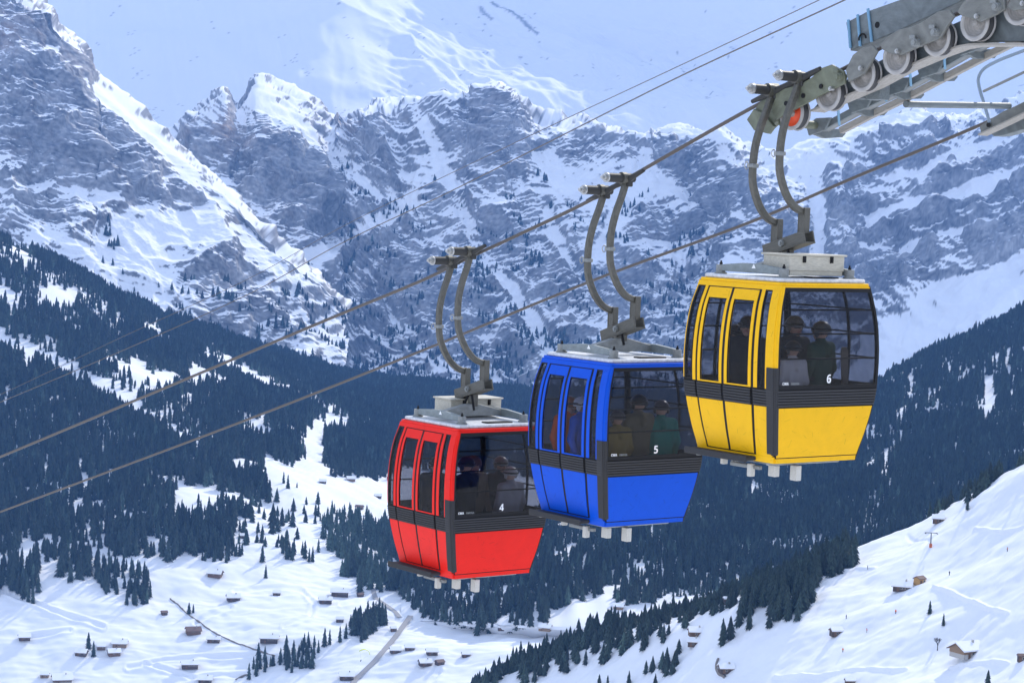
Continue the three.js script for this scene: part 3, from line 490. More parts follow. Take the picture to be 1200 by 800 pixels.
// ---------------------------------------------------------------- gondola cabin
// local axes: x along the rope (uphill), y up from the cabin floor line, z toward the doors
const prof = (t) => (y) => { let i = 0; while (i < t.length - 2 && y > t[i + 1][0]) i++; const p = k => t[clamp(k, 0, t.length - 1)][1], s = clamp((y - t[i][0]) / (t[i + 1][0] - t[i][0]), 0, 1.05); return catmull(p(i - 1), p(i), p(i + 1), p(i + 2), s); };
const halfLong = prof([[0, 0.742], [0.37, 0.812], [0.738, 0.868], [0.969, 0.884], [1.4, 0.884], [1.9, 0.856], [2.31, 0.808]]);
const halfWide = prof([[0, 0.753], [0.37, 0.838], [0.738, 0.908], [0.969, 0.942], [1.3, 0.957], [1.65, 0.946], [2.0, 0.896], [2.31, 0.804]]);
const facePt = { door: (s, y, o) => [s * halfLong(y), y, halfWide(y) + o], back: (s, y, o) => [-s * halfLong(y), y, -halfWide(y) - o], front: (s, y, o) => [halfLong(y) + o, y, -s * halfWide(y)], rear: (s, y, o) => [-halfLong(y) - o, y, s * halfWide(y)] };
function panel(face, s0, s1, y0, y1, off = 0, th = 0.02, ny = Math.max(1, Math.round((y1 - y0) / 0.09))) { // curved slab lying on a cabin face
  const P = [], UV = [], f = facePt[face], q = (a, b, c, d) => { for (const p of [a, b, c, a, c, d]) { P.push(...p); UV.push((p[0] + p[2]) * 0.7, p[1] * 0.7); } };
  for (let i = 0; i < ny; i++) {
    const ya = mix(y0, y1, i / ny), yb = mix(y0, y1, (i + 1) / ny);
    q(f(s0, ya, off), f(s1, ya, off), f(s1, yb, off), f(s0, yb, off)); q(f(s1, ya, off - th), f(s0, ya, off - th), f(s0, yb, off - th), f(s1, yb, off - th));
    q(f(s0, ya, off - th), f(s0, ya, off), f(s0, yb, off), f(s0, yb, off - th)); q(f(s1, ya, off), f(s1, ya, off - th), f(s1, yb, off - th), f(s1, yb, off));
  }
  q(f(s0, y0, off - th), f(s1, y0, off - th), f(s1, y0, off), f(s0, y0, off)); q(f(s0, y1, off), f(s1, y1, off), f(s1, y1, off - th), f(s0, y1, off - th));
  const g = new THREE.BufferGeometry(); g.setAttribute('position', new THREE.Float32BufferAttribute(P, 3)); g.setAttribute('uv', new THREE.Float32BufferAttribute(UV, 2)); g.computeVertexNormals();
  return toCreasedNormals(g, 0.5);
}
function frameOf(face, s0, s1, y0, y1, ws, wy, off, th) { return [panel(face, s0, s0 + ws, y0, y1, off, th), panel(face, s1 - ws, s1, y0, y1, off, th), panel(face, s0 + ws, s1 - ws, y0, y0 + wy, off, th, 1), panel(face, s0 + ws, s1 - ws, y1 - wy, y1, off, th, 1)]; }
function band(face, s0, s1, off, parent) { part('trim_backing', panel(face, s0, s1, 0.742, 0.968, off, 0.02, 2), M.black, parent); for (let k = 0; k < 6; k++) part('trim_rib', panel(face, s0, s1, 0.750 + k * 0.036, 0.774 + k * 0.036, off + 0.014, 0.016, 1), M.rib, parent); }
function post(sx, sz, y0, y1, r, inset = 0) { // rounded corner post following the cabin's curve
  const pts = []; for (let k = 0; k <= 10; k++) { const y = mix(y0, y1, k / 10); pts.push(V(sx * (halfLong(y) - r - inset), y, sz * (halfWide(y) - r - inset))); }
  return new THREE.TubeGeometry(new THREE.CatmullRomCurve3(pts), 14, r, 10);
}
const { FontLoader } = await import('three/addons/loaders/FontLoader.js');
const { TextGeometry } = await import('three/addons/geometries/TextGeometry.js');
const font = await new FontLoader().loadAsync('fonts/droid/droid_sans_bold.typeface.json');
function lettering(text, size, depth) { const g = new TextGeometry(text, { font, size, depth, curveSegments: 6 }); g.computeBoundingBox(); const b = g.boundingBox; g.translate(-(b.min.x + b.max.x) / 2, 0, 0); return g; }
const onFront = (g, s, y, off) => { const a = facePt.front(s, y, off), up = facePt.front(s, y + 0.1, off), Y = V(up[0] - a[0], 0.1, up[2] - a[2]).normalize(), X = V(0, 0, -1), Z = V().crossVectors(X, Y); g.applyMatrix4(new THREE.Matrix4().makeBasis(X, Y, Z)); g.translate(...a); return g; };

function buildCabin(root, paint, number, extras) {
  // door side ---------------------------------------------------------------
  const D = 'door', topY = 2.236;
  part('top_rail', panel(D, -0.965, 0.975, topY, 2.30, 0, 0.03, 1), paint, root); part('jamb', panel(D, -0.775, -0.712, 0.975, topY, 0.004, 0.03), paint, root); part('jamb', panel(D, 0.555, 0.632, 0.975, topY, 0.004, 0.03), paint, root); part('sill', panel(D, -0.965, 0.975, 0.0, 0.085, 0.002, 0.03, 1), paint, root);
  for (const g of [panel(D, -0.712, -0.664, 0.09, topY, -0.004, 0.02), panel(D, -0.128, -0.074, 0.09, topY, 0.006, 0.03), panel(D, 0.500, 0.555, 0.09, topY, -0.002, 0.02), panel(D, -0.664, 0.5, 2.224, topY, 0.0, 0.02, 1), panel(D, -0.664, 0.5, 0.086, 0.1, -0.004, 0.02, 1)]) part('gasket', g, M.black, root);
  for (const [s0, s1] of [[-0.664, -0.128], [-0.074, 0.500]]) {
    const w = 0.058, d = part('door', [...frameOf(D, s0, s1, 0.972, 2.222, w, 0.018, 0.008, 0.035), panel(D, s0 + w, s1 - w, 2.085, 2.204, 0.008, 0.035, 2)], paint, root); part('door_panel', panel(D, s0, s1, 0.102, 0.74, 0.008, 0.035), paint, d);
    band(D, s0, s1, 0.009, d);
    part('window_pane', panel(D, s0 + w, s1 - w, 0.99, 2.085, -0.004, 0.004), M.glass, d);
    part('window_seal', frameOf(D, s0 + w, s1 - w, 0.99, 2.085, 0.012, 0.012, 0.001, 0.01), M.black, d);
  }
  for (const [s0, s1] of [[-0.965, -0.775], [0.632, 0.80]]) {
    part('side_window', panel(D, s0 + 0.02, s1 - 0.02, 1.0, 2.2, -0.004, 0.004), M.glass, root);
    part('window_frame', frameOf(D, s0, s1, 0.972, topY, s0 < 0 ? 0.035 : 0.02, 0.025, 0, 0.03), M.black, root);
    band(D, s0 < 0 ? -0.965 : 0.555, s0 < 0 ? -0.712 : 0.94, 0.002, root);
    part('lower_panel', panel(D, s0 < 0 ? -0.965 : 0.555, s0 < 0 ? -0.712 : 0.94, 0.086, 0.74, 0.002, 0.03), paint, root);
  }
  part('corner_pillar', [panel(D, 0.80, 0.965, 1.24, topY, 0.006, 0.04), panel('front', -0.985, -0.945, 1.24, 2.3, 0.004, 0.03), post(1, 1, 1.24, 2.3, 0.035)], paint, root);
  part('corner_bumper', [panel(D, 0.84, 0.985, 0.12, 1.25, 0.016, 0.05), post(1, 1, 0.12, 1.25, 0.05, -0.012), panel('front', -0.99, -0.955, 0.12, 1.25, 0.012, 0.04)], M.rubber, root);
  part('corner_pillar', panel(D, 0.80, 0.86, 0.975, 1.24, 0.004, 0.03), paint, root);
  // ends and far side -------------------------------------------------------
  for (const F of ['front', 'rear', 'back']) {
    const l = F === 'front' ? -0.955 : -0.965;
    part('lower_panel', panel(F, l, 0.955, 0.075, 0.728, 0.002, 0.03), paint, root);
    part('panel_seal', [...frameOf(F, l - 0.012, 0.967, 0.062, 0.742, 0.012, 0.013, -0.004, 0.02)], M.black, root);
    band(F, l, 0.965, 0.002, root);
    part('sill', panel(F, -0.965, 0.965, 0.0, 0.062, 0.0, 0.03, 1), paint, root);
    part('window_pane', panel(F, -0.93, 0.93, 1.0, 2.235, -0.003, 0.004, 14), M.glass, root);
    part('window_frame', frameOf(F, l, 0.975, 0.970, 2.275, 0.045, 0.05, 0.001, 0.03), M.black, root);
    part('top_rail', panel(F, -0.965, 0.965, 2.277, 2.30, 0, 0.03, 1), paint, root);
    for (const y of [1.36, 1.68, 1.99]) { const a = facePt[F](-0.94, y, -0.05), b = facePt[F](0.94, y, -0.05); part('window_rail', cyl(V(...a), V(...b), 0.011, 8), M.black, root); }
    if (F !== 'front') { const s = F === 'back' ? -0.38 : 0.42; part('mullion', panel(F, s - 0.018, s + 0.018, 0.98, 2.22, -0.012, 0.03), M.black, root); }
  }
  part('corner_post', post(1, -1, 0.0, 2.3, 0.03), M.black, root); part('corner_post', post(-1, -1, 0.0, 2.3, 0.05), M.black, root);
  part('corner_post', [post(-1, 1, 0.0, 1.0, 0.028)], M.black, root);
  part('corner_post', [post(-1, 1, 1.0, 2.3, 0.024)], paint, root);
  // number and maker's mark on the end window
  part('number', onFront(lettering(number, 0.112, 0.003), 0.02, 1.045, 0.002), M.white, root);
  part('makers_mark', [onFront(lettering('CWA', 0.036, 0.002), -0.80, 1.03, 0.002)], M.white, root);
  part('makers_mark', [onFront(lettering('OMEGA', 0.03, 0.002), -0.62, 1.031, 0.002)], M.galv, root);
  // floor, roof, benches ----------------------------------------------------
  const slab = (y0, y1, inset, m, name, r = 0.08) => { const a = halfLong(y0) - inset, b = halfWide(y0) - inset, s = new THREE.Shape(); s.moveTo(-a + r, -b); s.lineTo(a - r, -b); s.quadraticCurveTo(a, -b, a, -b + r); s.lineTo(a, b - r); s.quadraticCurveTo(a, b, a - r, b); s.lineTo(-a + r, b); s.quadraticCurveTo(-a, b, -a, b - r); s.lineTo(-a, -b + r); s.quadraticCurveTo(-a, -b, -a + r, -b); const bev = 0.018, g = new THREE.ExtrudeGeometry(s, { depth: y1 - y0 - bev * 2, bevelEnabled: true, bevelSize: bev, bevelThickness: bev, bevelSegments: 3 }); g.rotateX(-Math.PI / 2); g.translate(0, y0 + bev, 0); return part(name, g, m, root); };
  slab(0.0, 0.07, 0.05, M.inner, 'floor'); slab(-0.045, 0.0, 0.16, M.galv, 'floor_pan', 0.05);
  slab(2.296, 2.340, 0.02, paint, 'roof_rim', 0.06); const roof = slab(2.340, 2.392, 0.055, M.roof, 'roof', 0.06);
  part('roof_hatch', box(0.58, 2.402, -0.1, 0.16, 0.02, 0.5, 0.008), M.black, roof);
  for (const s of [-1, 1]) part('bench', [box(s * 0.56, 0.45, -0.12, 0.4, 0.07, 1.35, 0.02), box(s * 0.72, 0.72, -0.12, 0.06, 0.48, 1.35, 0.02)], M.inner, root);
  // footboard and buffers under the floor
  part('footboard', [box(-0.17, 0.035, halfWide(0) + 0.10, 1.16, 0.055, 0.2, 0.02), box(-0.17, 0.032, halfWide(0) + 0.20, 1.2, 0.085, 0.03, 0.012)], M.rubber, root);
  for (const x of [-0.55, 0.2]) part('footboard_bracket', box(x, -0.01, halfWide(0) + 0.02, 0.05, 0.03, 0.3, 0.005), M.galv, root);
  part('guide_rail', [box(0.12, -0.095, 0.66, 0.55, 0.05, 0.07, 0.01), box(-0.2, -0.08, 0.6, 0.04, 0.1, 0.04, 0.005)], M.galv, root);
  for (const [x, z, h, w] of [[0.26, 0.70, 0.17, 0.07], [0.5, 0.52, 0.15, 0.13], [0.62, 0.24, 0.2, 0.13], [-0.35, 0.62, 0.08, 0.06], [-0.5, -0.4, 0.16, 0.13]]) part('buffer_foot', box(x, -0.05 - h / 2, z, w, h, 0.09, 0.012), M.foot, root);
  // roof frame: two side beams on four pads, an arched cross beam, the post ------
  const fy = 2.392, ex = 0.60, ez = 0.60;
  for (const sx of [-1, 1]) for (const sz of [-1, 1]) { const pad = part('mount_pad', [cyl(V(sx * ex, fy, sz * ez), V(sx * ex, fy + 0.12, sz * ez), 0.065, 16), cyl(V(sx * ex, fy, sz * ez), V(sx * ex, fy + 0.02, sz * ez), 0.085, 16)], M.galv, root); part('bolt', [cyl(V(sx * ex, fy + 0.12, sz * ez), V(sx * ex, fy + 0.15, sz * ez), 0.022, 6), cyl(V(sx * ex, fy + 0.15, sz * ez), V(sx * ex, fy + 0.175, sz * ez), 0.012, 8)], M.black, pad); }
  for (const sz of [-1, 1]) {
    const g = plateXY([[-ex, fy + 0.045], [ex, fy + 0.045], [ex, fy + 0.115], [0.15, fy + 0.155], [-0.15, fy + 0.155], [-ex, fy + 0.115]], 0.06); g.translate(0, 0, sz * ez); const bm = part('side_beam', g, M.beam, root);
    if (sz > 0) { const t = plateXY([[-0.04, fy + 0.10], [0.03, fy + 0.10], [-0.005, fy + 0.155]], 0.004, 0.001); t.translate(0.08, 0, ez + 0.04); part('sticker', t, M.white, bm); }
  }
  { const g = plateXY([[-ez, fy + 0.06], [ez, fy + 0.06], [ez, fy + 0.13], [0.12, fy + 0.24], [-0.12, fy + 0.24], [-ez, fy + 0.13]], 0.10); g.rotateY(Math.PI / 2); part('cross_beam', g, M.galv, root); }
  if (extras.box) { const [bx, bz, bw, bd] = extras.box, b = part('ski_box', [box(bx, fy + 0.19, bz, bw, 0.20, bd, 0.012), box(bx, fy + 0.30, bz, bw + 0.05, 0.025, bd + 0.05, 0.008), box(bx, fy + 0.06, bz, bw * 0.96, 0.06, bd * 0.96, 0.005)], M.box, root); b.name = 'equipment_box'; for (const k of [-0.25, 0.25]) { part('latch', [box(bx + bw / 2 + 0.012, fy + 0.25, bz + k * bd, 0.02, 0.1, 0.05, 0.004), box(bx + bw / 2 + 0.024, fy + 0.235, bz + k * bd, 0.012, 0.03, 0.035, 0.003)], M.black, b); } }
  // hanger: post, yoke, two curved arms, two grips -----------------------------
  const slope = extras.slope, vz = extras.ropeZ, ropeY = extras.ropeY, bY = ropeY - 1.75;
  part('post', [box(0, (fy + 0.2 + bY - 0.28) / 2, -0.04, 0.12, bY - 0.28 - fy - 0.2, 0.12, 0.015)], M.arm, root);
  for (const s of [-1, 1]) part('gusset', bar(V(s * 0.16, fy + 0.16, 0.05), V(s * 0.03, fy + 0.42, 0.02), 0.03, 0.03), M.black, root);
  const tilt = Math.atan(slope * 0.9);
  { const g = join([box(0, 0, 0.045, 0.80, 0.15, 0.025, 0.006), box(0, 0, -0.125, 0.80, 0.15, 0.025, 0.006), box(0, -0.085, -0.04, 0.80, 0.02, 0.2, 0.005)]); g.rotateZ(tilt); g.translate(0, bY - 0.33, 0); const y = part('yoke', g, M.arm, root); part('pivot_pin', [cyl(V(-0.02, bY - 0.33, 0.05), V(-0.02, bY - 0.33, 0.09), 0.045, 12), cyl(V(-0.02, bY - 0.33, 0.09), V(-0.02, bY - 0.33, 0.11), 0.024, 6)], M.galv, y); }
  const path = [[-0.09, 0], [0.12, 0.07], [0.27, 0.20], [0.375, 0.36], [0.45, 0.54], [0.472, 0.74], [0.462, 1.0], [0.40, 1.26], [0.30, 1.52], [0.235, 1.72]];
  for (const s of [-1, 1]) {
    const x = s * 0.25, dy = x * slope;
    part('arm_bracket', [box(x, bY + dy - 0.1, -0.03, 0.13, 0.34, 0.03, 0.005), box(x - 0.055, bY + dy - 0.1, -0.06, 0.018, 0.34, 0.1, 0.004), box(x + 0.055, bY + dy - 0.1, -0.06, 0.018, 0.34, 0.1, 0.004)], M.arm, root);
    const k = (vz - 0.235), curve = new THREE.CatmullRomCurve3(path.map(([v, y]) => V(x, bY + y + dy, v + k * y / 1.72)));
    const arm = armTube(curve, 0.082, 0.092); const a = part('hanger_arm', arm, M.arm, root);
    const c = curve.getPointAt(0.5); part('cable_clip', [box(c.x, c.y, c.z, 0.125, 0.055, 0.11, 0.012)], M.galv, a);
    const ring = new THREE.TorusGeometry(0.035, 0.007, 6, 16); ring.rotateY(Math.PI / 2); ring.scale(1, 1.3, 1); ring.translate(c.x - 0.03, c.y, c.z + 0.085); part('clip_ring', ring, M.steel, a);
    // grip
    const gy = ropeY + dy + 0.02, gz = vz;
    const grip = part('grip', [cyl(V(x, gy, gz - 0.08), V(x, gy, gz + 0.09), 0.075, 18), cyl(V(x, gy, gz - 0.14), V(x, gy, gz - 0.07), 0.055, 14), box(x, gy - 0.05, gz - 0.02, 0.16, 0.14, 0.1, 0.02), armJaw(x, gy, gz, slope, 1), armJaw(x, gy, gz, slope, -1)], M.dark, root);
    part('spring_housing', [cyl(V(x, gy, gz + 0.09), V(x, gy, gz + 0.36), 0.066, 18)], M.dark, grip);
    part('end_nut', [cyl(V(x, gy, gz + 0.36), V(x, gy, gz + 0.385), 0.072, 18), cyl(V(x, gy, gz + 0.385), V(x, gy, gz + 0.43), 0.045, 12), cyl(V(x, gy, gz + 0.43), V(x, gy, gz + 0.47), 0.022, 6)], M.steel, grip);
    part('arm_collar', [cyl(V(x, gy, gz + 0.02), V(x, gy, gz + 0.1), 0.088, 18)], M.arm, grip);
  }
}
function armTube(curve, w, d) { // rectangular tube with eased corners, swept in the plane x = const
  const n = 30, P = [], I = [], UV = [], r = 0.3, sec = [[-1 + r, -1], [1 - r, -1], [1, -1 + r], [1, 1 - r], [1 - r, 1], [-1 + r, 1], [-1, 1 - r], [-1, -1 + r]];
  for (let i = 0; i <= n; i++) { const c = curve.getPointAt(i / n), t = curve.getTangentAt(i / n), nn = V(0, -t.z, t.y).normalize(); sec.forEach(([a, b], k) => { P.push(c.x + a * w / 2, c.y + nn.y * b * d / 2, c.z + nn.z * b * d / 2); UV.push(k / 8, i / n * 3); }); }
  for (let i = 0; i < n; i++) for (let k = 0; k < 8; k++) { const a = i * 8 + k, b = i * 8 + (k + 1) % 8; I.push(a, b, b + 8, a, b + 8, a + 8); }
  for (const e of [0, n]) for (let k = 1; k < 7; k++) I.push(e * 8, e * 8 + k, e * 8 + k + 1);
  const g = new THREE.BufferGeometry(); g.setAttribute('position', new THREE.Float32BufferAttribute(P, 3)); g.setAttribute('uv', new THREE.Float32BufferAttribute(UV, 2)); g.setIndex(I); g.computeVertexNormals();
  return toCreasedNormals(g.toNonIndexed(), 0.6);
}
function armJaw(x, y, z, slope, s) { return cyl(V(x + s * 0.05, y - 0.03 + s * 0.05 * slope, z), V(x + s * 0.38, y - 0.02 + s * 0.38 * slope, z), 0.05, 10, 0.028); }

// ---------------------------------------------------------------- where the line runs
const YAW = 0.9227, U = V(Math.cos(YAW), 0, Math.sin(YAW)), N = V(-Math.sin(YAW), 0, Math.cos(YAW));
const cabinAt = [[3.5892, -2.2189, -29.4733], [1.5752, -3.5425, -32.3991], [-0.6135, -4.8294, -35.0704]].map(p => V(...p).add(EYE));
const ropeDir = V().subVectors(cabinAt[0].clone().addScaledVector(N, 0.14), cabinAt[2].clone().addScaledVector(N, 0.30)).setY(0).normalize(), ropeN = V(-ropeDir.z, 0, ropeDir.x), rope0 = cabinAt[1].clone().addScaledVector(N, 0.21);
const onLine = (px, py, off = 0) => { const d = at(px, py, 1).sub(EYE), o = rope0.clone().addScaledVector(ropeN, off).sub(EYE); return d.multiplyScalar(o.dot(ropeN) / d.dot(ropeN)).add(EYE); };
const along = p => p.clone().sub(rope0).dot(ropeDir);
const GAUGE = -4.0;
const rope1 = [[-60, 559.5], [0, 535], [200, 451.5], [400, 367.5], [500, 326], [545, 304], [600, 278.5], [690, 235.5], [735, 209.5], [800, 172], [880, 127], [930, 101], [975, 87], [1054, 45], [1147, 5], [1250, -45]].map(([x, y]) => onLine(x, y));
const rope2 = [[-60, 622], [0, 599.5], [300, 487.5], [500, 408.5], [700, 326.5], [890, 256], [1000, 208.5], [1150, 146], [1260, 96]].map(([x, y]) => onLine(x, y, GAUGE));
function ropeGeometry(pts, r) { // six strands laid round each other
  const c = new THREE.CatmullRomCurve3(pts), L = c.getLength(), n = Math.round(L / 0.035), seg = 18, P = [], I = [], UV = [], X = V(), Y = V();
  for (let i = 0; i <= n; i++) {
    const p = c.getPointAt(i / n), t = c.getTangentAt(i / n); X.crossVectors(t, V(0, 1, 0)).normalize(); Y.crossVectors(X, t);
    for (let k = 0; k < seg; k++) { const a = k / seg * 6.2832, rad = r * (0.86 + 0.14 * Math.abs(Math.cos(3 * (a + i / n * L * 20)))); P.push(p.x + (X.x * Math.cos(a) + Y.x * Math.sin(a)) * rad, p.y + (X.y * Math.cos(a) + Y.y * Math.sin(a)) * rad, p.z + (X.z * Math.cos(a) + Y.z * Math.sin(a)) * rad); UV.push(k / seg, i); }
  }
  for (let i = 0; i < n; i++) for (let k = 0; k < seg; k++) { const a = i * seg + k, b = i * seg + (k + 1) % seg; I.push(a, a + seg, b + seg, a, b + seg, b); }
  const g = new THREE.BufferGeometry(); g.setAttribute('position', new THREE.Float32BufferAttribute(P, 3)); g.setAttribute('uv', new THREE.Float32BufferAttribute(UV, 2)); g.setIndex(I); g.computeVertexNormals(); return g;
}
tag(mesh('haul_rope', ropeGeometry(rope1, 0.027), M.rope), 'thick steel haul rope that carries the three gondolas', 'cable', 'ropes of the gondola lift');
tag(mesh('haul_rope', ropeGeometry(rope2, 0.026), M.rope), 'thick steel rope of the empty return line passing behind the gondolas', 'cable', 'ropes of the gondola lift');
// the two thin ropes of a far lift across the valley
{ const far = [[[1010, -12], [990, 0], [800, 88], [640, 168], [520, 228], [400, 285], [290, 345], [140, 412], [0, 471], [-60, 496]], [[985, -14], [960, 0], [790, 80], [640, 150], [520, 207], [400, 266], [290, 327], [140, 396], [0, 462], [-60, 486]]];
  far.forEach((l, i) => { const c = new THREE.CatmullRomCurve3(l.map(([x, y], k) => at(x, y, mix(70, 210, k / (l.length - 1)))));
    tag(mesh('distant_rope', new THREE.TubeGeometry(c, 160, i ? 0.022 : 0.034, 6), M.rope), i ? 'upper and thinner of two fine ropes crossing in front of the mountains' : 'lower and thicker of two fine ropes crossing in front of the mountains', 'cable'); }); }

const paints = [paintMat(0.86, 0.47, 0.008), paintMat(0.002, 0.078, 0.56), paintMat(0.82, 0.019, 0.012)];
const cabinText = ['yellow gondola cabin numbered 6 with a beige box on its roof', 'blue gondola cabin numbered 5 between the yellow and red ones', 'red gondola cabin numbered 4 with a beige box on its roof'];
const ropeYs = [0.969 + 3.86, 0.969 + 4.02, 0.969 + 4.02], ropeZs = [0.14, 0.21, 0.30], boxes = [[0.30, -0.05, 0.5, 1.0], null, [-0.42, -0.25, 0.45, 1.0]];
const cabins = cabinAt.map((p, i) => {
  const g = thing('gondola_cabin', cabinText[i], 'gondola', p.clone().add(V(0, -0.969, 0)), 'gondolas on the haul rope'); g.rotation.y = -YAW;
  const ropeHere = (() => { const s = along(p.clone().addScaledVector(N, ropeZs[i])); let k = 0; while (k < rope1.length - 2 && along(rope1[k + 1]) < s) k++; const a = along(rope1[k]), b = along(rope1[k + 1]), A = along(rope1[Math.max(0, k - 1)]), B = along(rope1[k + 2]); return [mix(rope1[k].y, rope1[k + 1].y, (s - a) / (b - a)), (rope1[k + 2].y - rope1[Math.max(0, k - 1)].y) / (B - A)]; })();
  buildCabin(g, paints[i], String(6 - i), { box: boxes[i], slope: ropeHere[1], ropeZ: ropeZs[i], ropeY: ropeHere[0] - (p.y - 0.969) });
  return g;
});

// ---------------------------------------------------------------- lift tower head with its sheave train
const tower = thing('lift_tower', 'grey lift tower head with a train of rope sheaves above the yellow gondola', 'lift tower', rope0.clone());
tower.rotation.y = -Math.atan2(ropeDir.z, ropeDir.x);
const local = (px, py, off = 0) => { const p = onLine(px, py, off); return V(p.clone().sub(rope0).dot(ropeDir), p.y - rope0.y, p.clone().sub(rope0).dot(ropeN)); };
function linePlate(poly, off, depth, bevel = 0.006) { const q = poly.map(([x, y]) => local(x, y, off)); const g = plateXY(q.map(p => [p.x, p.y]), depth, bevel); g.translate(0, 0, off - depth / 2); return g; }
{ // uv of extruded plates are in metres already
  const wheelAt = [[932, 133], [975, 110], [1015, 87.5], [1055, 67], [1102, 45], [1147, 27], [1198, 8], [1250, -16]];
  const lathe = (pts, seg = 30) => { const g = new THREE.LatheGeometry(pts.map(p => new THREE.Vector2(...p)), seg); g.rotateX(Math.PI / 2); return g; };
  const R = 0.225, rimG = lathe([[R - 0.06, -0.07], [R - 0.045, -0.075], [R - 0.005, -0.072], [R, -0.06], [R - 0.02, -0.045], [R - 0.06, -0.04], [R - 0.06, 0.04], [R - 0.02, 0.045], [R, 0.06], [R - 0.005, 0.072], [R - 0.045, 0.078], [R - 0.055, 0.06]]);
  const tyreG = lathe([[R - 0.05, -0.06], [R - 0.016, -0.046], [R - 0.03, -0.015], [R - 0.03, 0.015], [R - 0.016, 0.046], [R - 0.05, 0.06]]), discG = lathe([[0, 0.05], [0.05, 0.05], [0.06, 0.02], [0.1, 0.008], [0.15, 0.03], [0.165, 0.06], [0.178, 0.066], [0.182, 0.05]]), hubG = lathe([[0, 0.075], [0.035, 0.075], [0.045, 0.06], [0.05, 0.045]], 16);
  wheelAt.forEach(([x, y], i) => {
    const p = local(x, y, 0.02), w = mesh('sheave', rimG, M.rim, tower); w.position.copy(p);
    mesh('tyre', tyreG, M.tyre, w); mesh('wheel_disc', discG, i === 0 ? M.orange : M.disc, w); mesh('hub', hubG, M.disc, w);
  });
  // rocker plates on the camera side, a bolt and a grease fitting each
  const plates = [
    [[[905, 131], [911, 106], [937, 100], [952, 91], [961, 81], [975, 76], [989, 84], [990, 97], [962, 111], [922, 133], [910, 139]], M.olive],
    [[[992, 82], [1000, 65], [1010, 57], [1023, 54], [1028, 60], [1023, 69], [1013, 86], [995, 95]], M.plate],
    [[[1033, 52], [1040, 44], [1054, 35], [1066, 33], [1080, 27], [1100, 14], [1113, 12], [1118, 19], [1101, 45], [1082, 52], [1071, 57], [1056, 64], [1044, 62], [1034, 57]], M.plate],
    [[[1123, 14], [1128, 5], [1138, -5], [1160, -9], [1177, -4], [1178, 10], [1167, 17], [1150, 25], [1136, 20], [1128, 18]], M.plate],
    [[[1181, 8], [1190, -8], [1220, -26], [1262, -34], [1256, -14], [1200, 10], [1188, 12]], M.plate]];
  plates.forEach(([poly, m], i) => { const p = part('rocker_plate', linePlate(poly, 0.16, 0.03), m, tower); const back = part('rocker_plate', linePlate(poly, -0.12, 0.03), m, tower);
    const [bx, by] = [[975, 104], [1010, 80], [1053, 60], [1146, 19], [1200, 4]][i], c = local(bx, by, 0.18); part('axle_bolt', [cyl(V(c.x, c.y, 0.16), V(c.x, c.y, 0.215), 0.03, 12), cyl(V(c.x, c.y, 0.21), V(c.x, c.y, 0.23), 0.018, 6)], M.steel, p);
    if (i < 4) { const [fx, fy] = [[985, 90], [1075, 50], [1170, 8], [1098, 38]][i], d = local(fx, fy, 0.18); part('pivot', [cyl(V(d.x, d.y, 0.1), V(d.x, d.y, 0.24), 0.05, 16), cyl(V(d.x, d.y, 0.24), V(d.x, d.y, 0.26), 0.034, 8), box(d.x - 0.06, d.y + 0.07, 0.2, 0.09, 0.05, 0.03, 0.008)], i === 0 ? M.olive : M.galv, p); } });
  for (const [x, y] of [[921, 121], [941, 112], [962, 101]]) { const c = local(x, y, 0.185); part('plate_hole', cyl(V(c.x, c.y, 0.176), V(c.x, c.y, 0.186), 0.032, 14), M.black, tower); }
  part('guide_bracket', [linePlate([[893, 118], [905, 98], [914, 108], [912, 140], [900, 150], [890, 142], [884, 130]], 0.05, 0.12), linePlate([[876, 140], [884, 128], [896, 134], [906, 148], [900, 156], [884, 152]], 0.1, 0.06)], M.olive, tower);
  // long box beam above, girder behind the wheels
  const boxBeam = part('box_beam', linePlate([[993, 27], [1018, 14], [1058, 0], [1120, -26], [1280, -94], [1280, -74], [1126, 1], [1050, 37], [998, 58]], -0.32, 0.42, 0.012), M.girder, tower);
  for (const [a, b] of [[[994.5, 23], [997, 56]], [[1005.5, 17], [1008.5, 54]], [[1017.5, 10], [1022, 49]]]) { const p = local(...a, -0.29), q = local(...b, -0.29); part('strap', cyl(p, q, 0.02, 8), M.strap, boxBeam); }
  { const c = local(1028, 29, -0.30); part('drain_hole', cyl(V(c.x, c.y, -0.33), V(c.x, c.y, -0.306), 0.042, 16), M.black, boxBeam); const e = local(1011, 45, -0.27); part('cable_loop', new THREE.TorusGeometry(0.06, 0.012, 6, 16, 3.6).translate(e.x, e.y, e.z), M.black, boxBeam); }
  part('girder', linePlate([[955, 126], [975, 104], [1010, 84], [1060, 56], [1110, 32], [1180, 2], [1280, -46], [1280, 48], [1200, 48], [1140, 49], [1124, 53], [1062, 78], [1025, 98], [995, 110]], -0.14, 0.05), M.girder, tower);
  { const f = [[956, 130], [995, 113.5], [1025, 101], [1062, 81], [1100, 65], [1126, 55.5], [1142, 52.5], [1200, 52], [1280, 52]].map(([x, y]) => local(x, y, -0.1)); const seg = []; for (let i = 0; i + 1 < f.length; i++) seg.push(bar(f[i].setZ(-0.14), f[i + 1].clone().setZ(-0.14), 0.26, 0.03)); part('girder_flange', seg, M.flange, tower); }
  // catwalk: two channels, cross brackets, hangers
  const up = [[955, 154], [1004, 128], [1047, 108], [1086, 87], [1133, 60], [1200, 26]], low = [[986, 153], [1019, 136], [1062, 115], [1100, 95], [1156, 66], [1230, 30]];
  const run = (list, off, w, h) => { const p = list.map(([x, y]) => local(x, y, off)), out = []; for (let i = 0; i + 1 < p.length; i++) out.push(bar(p[i], p[i + 1], w, h)); return out; };
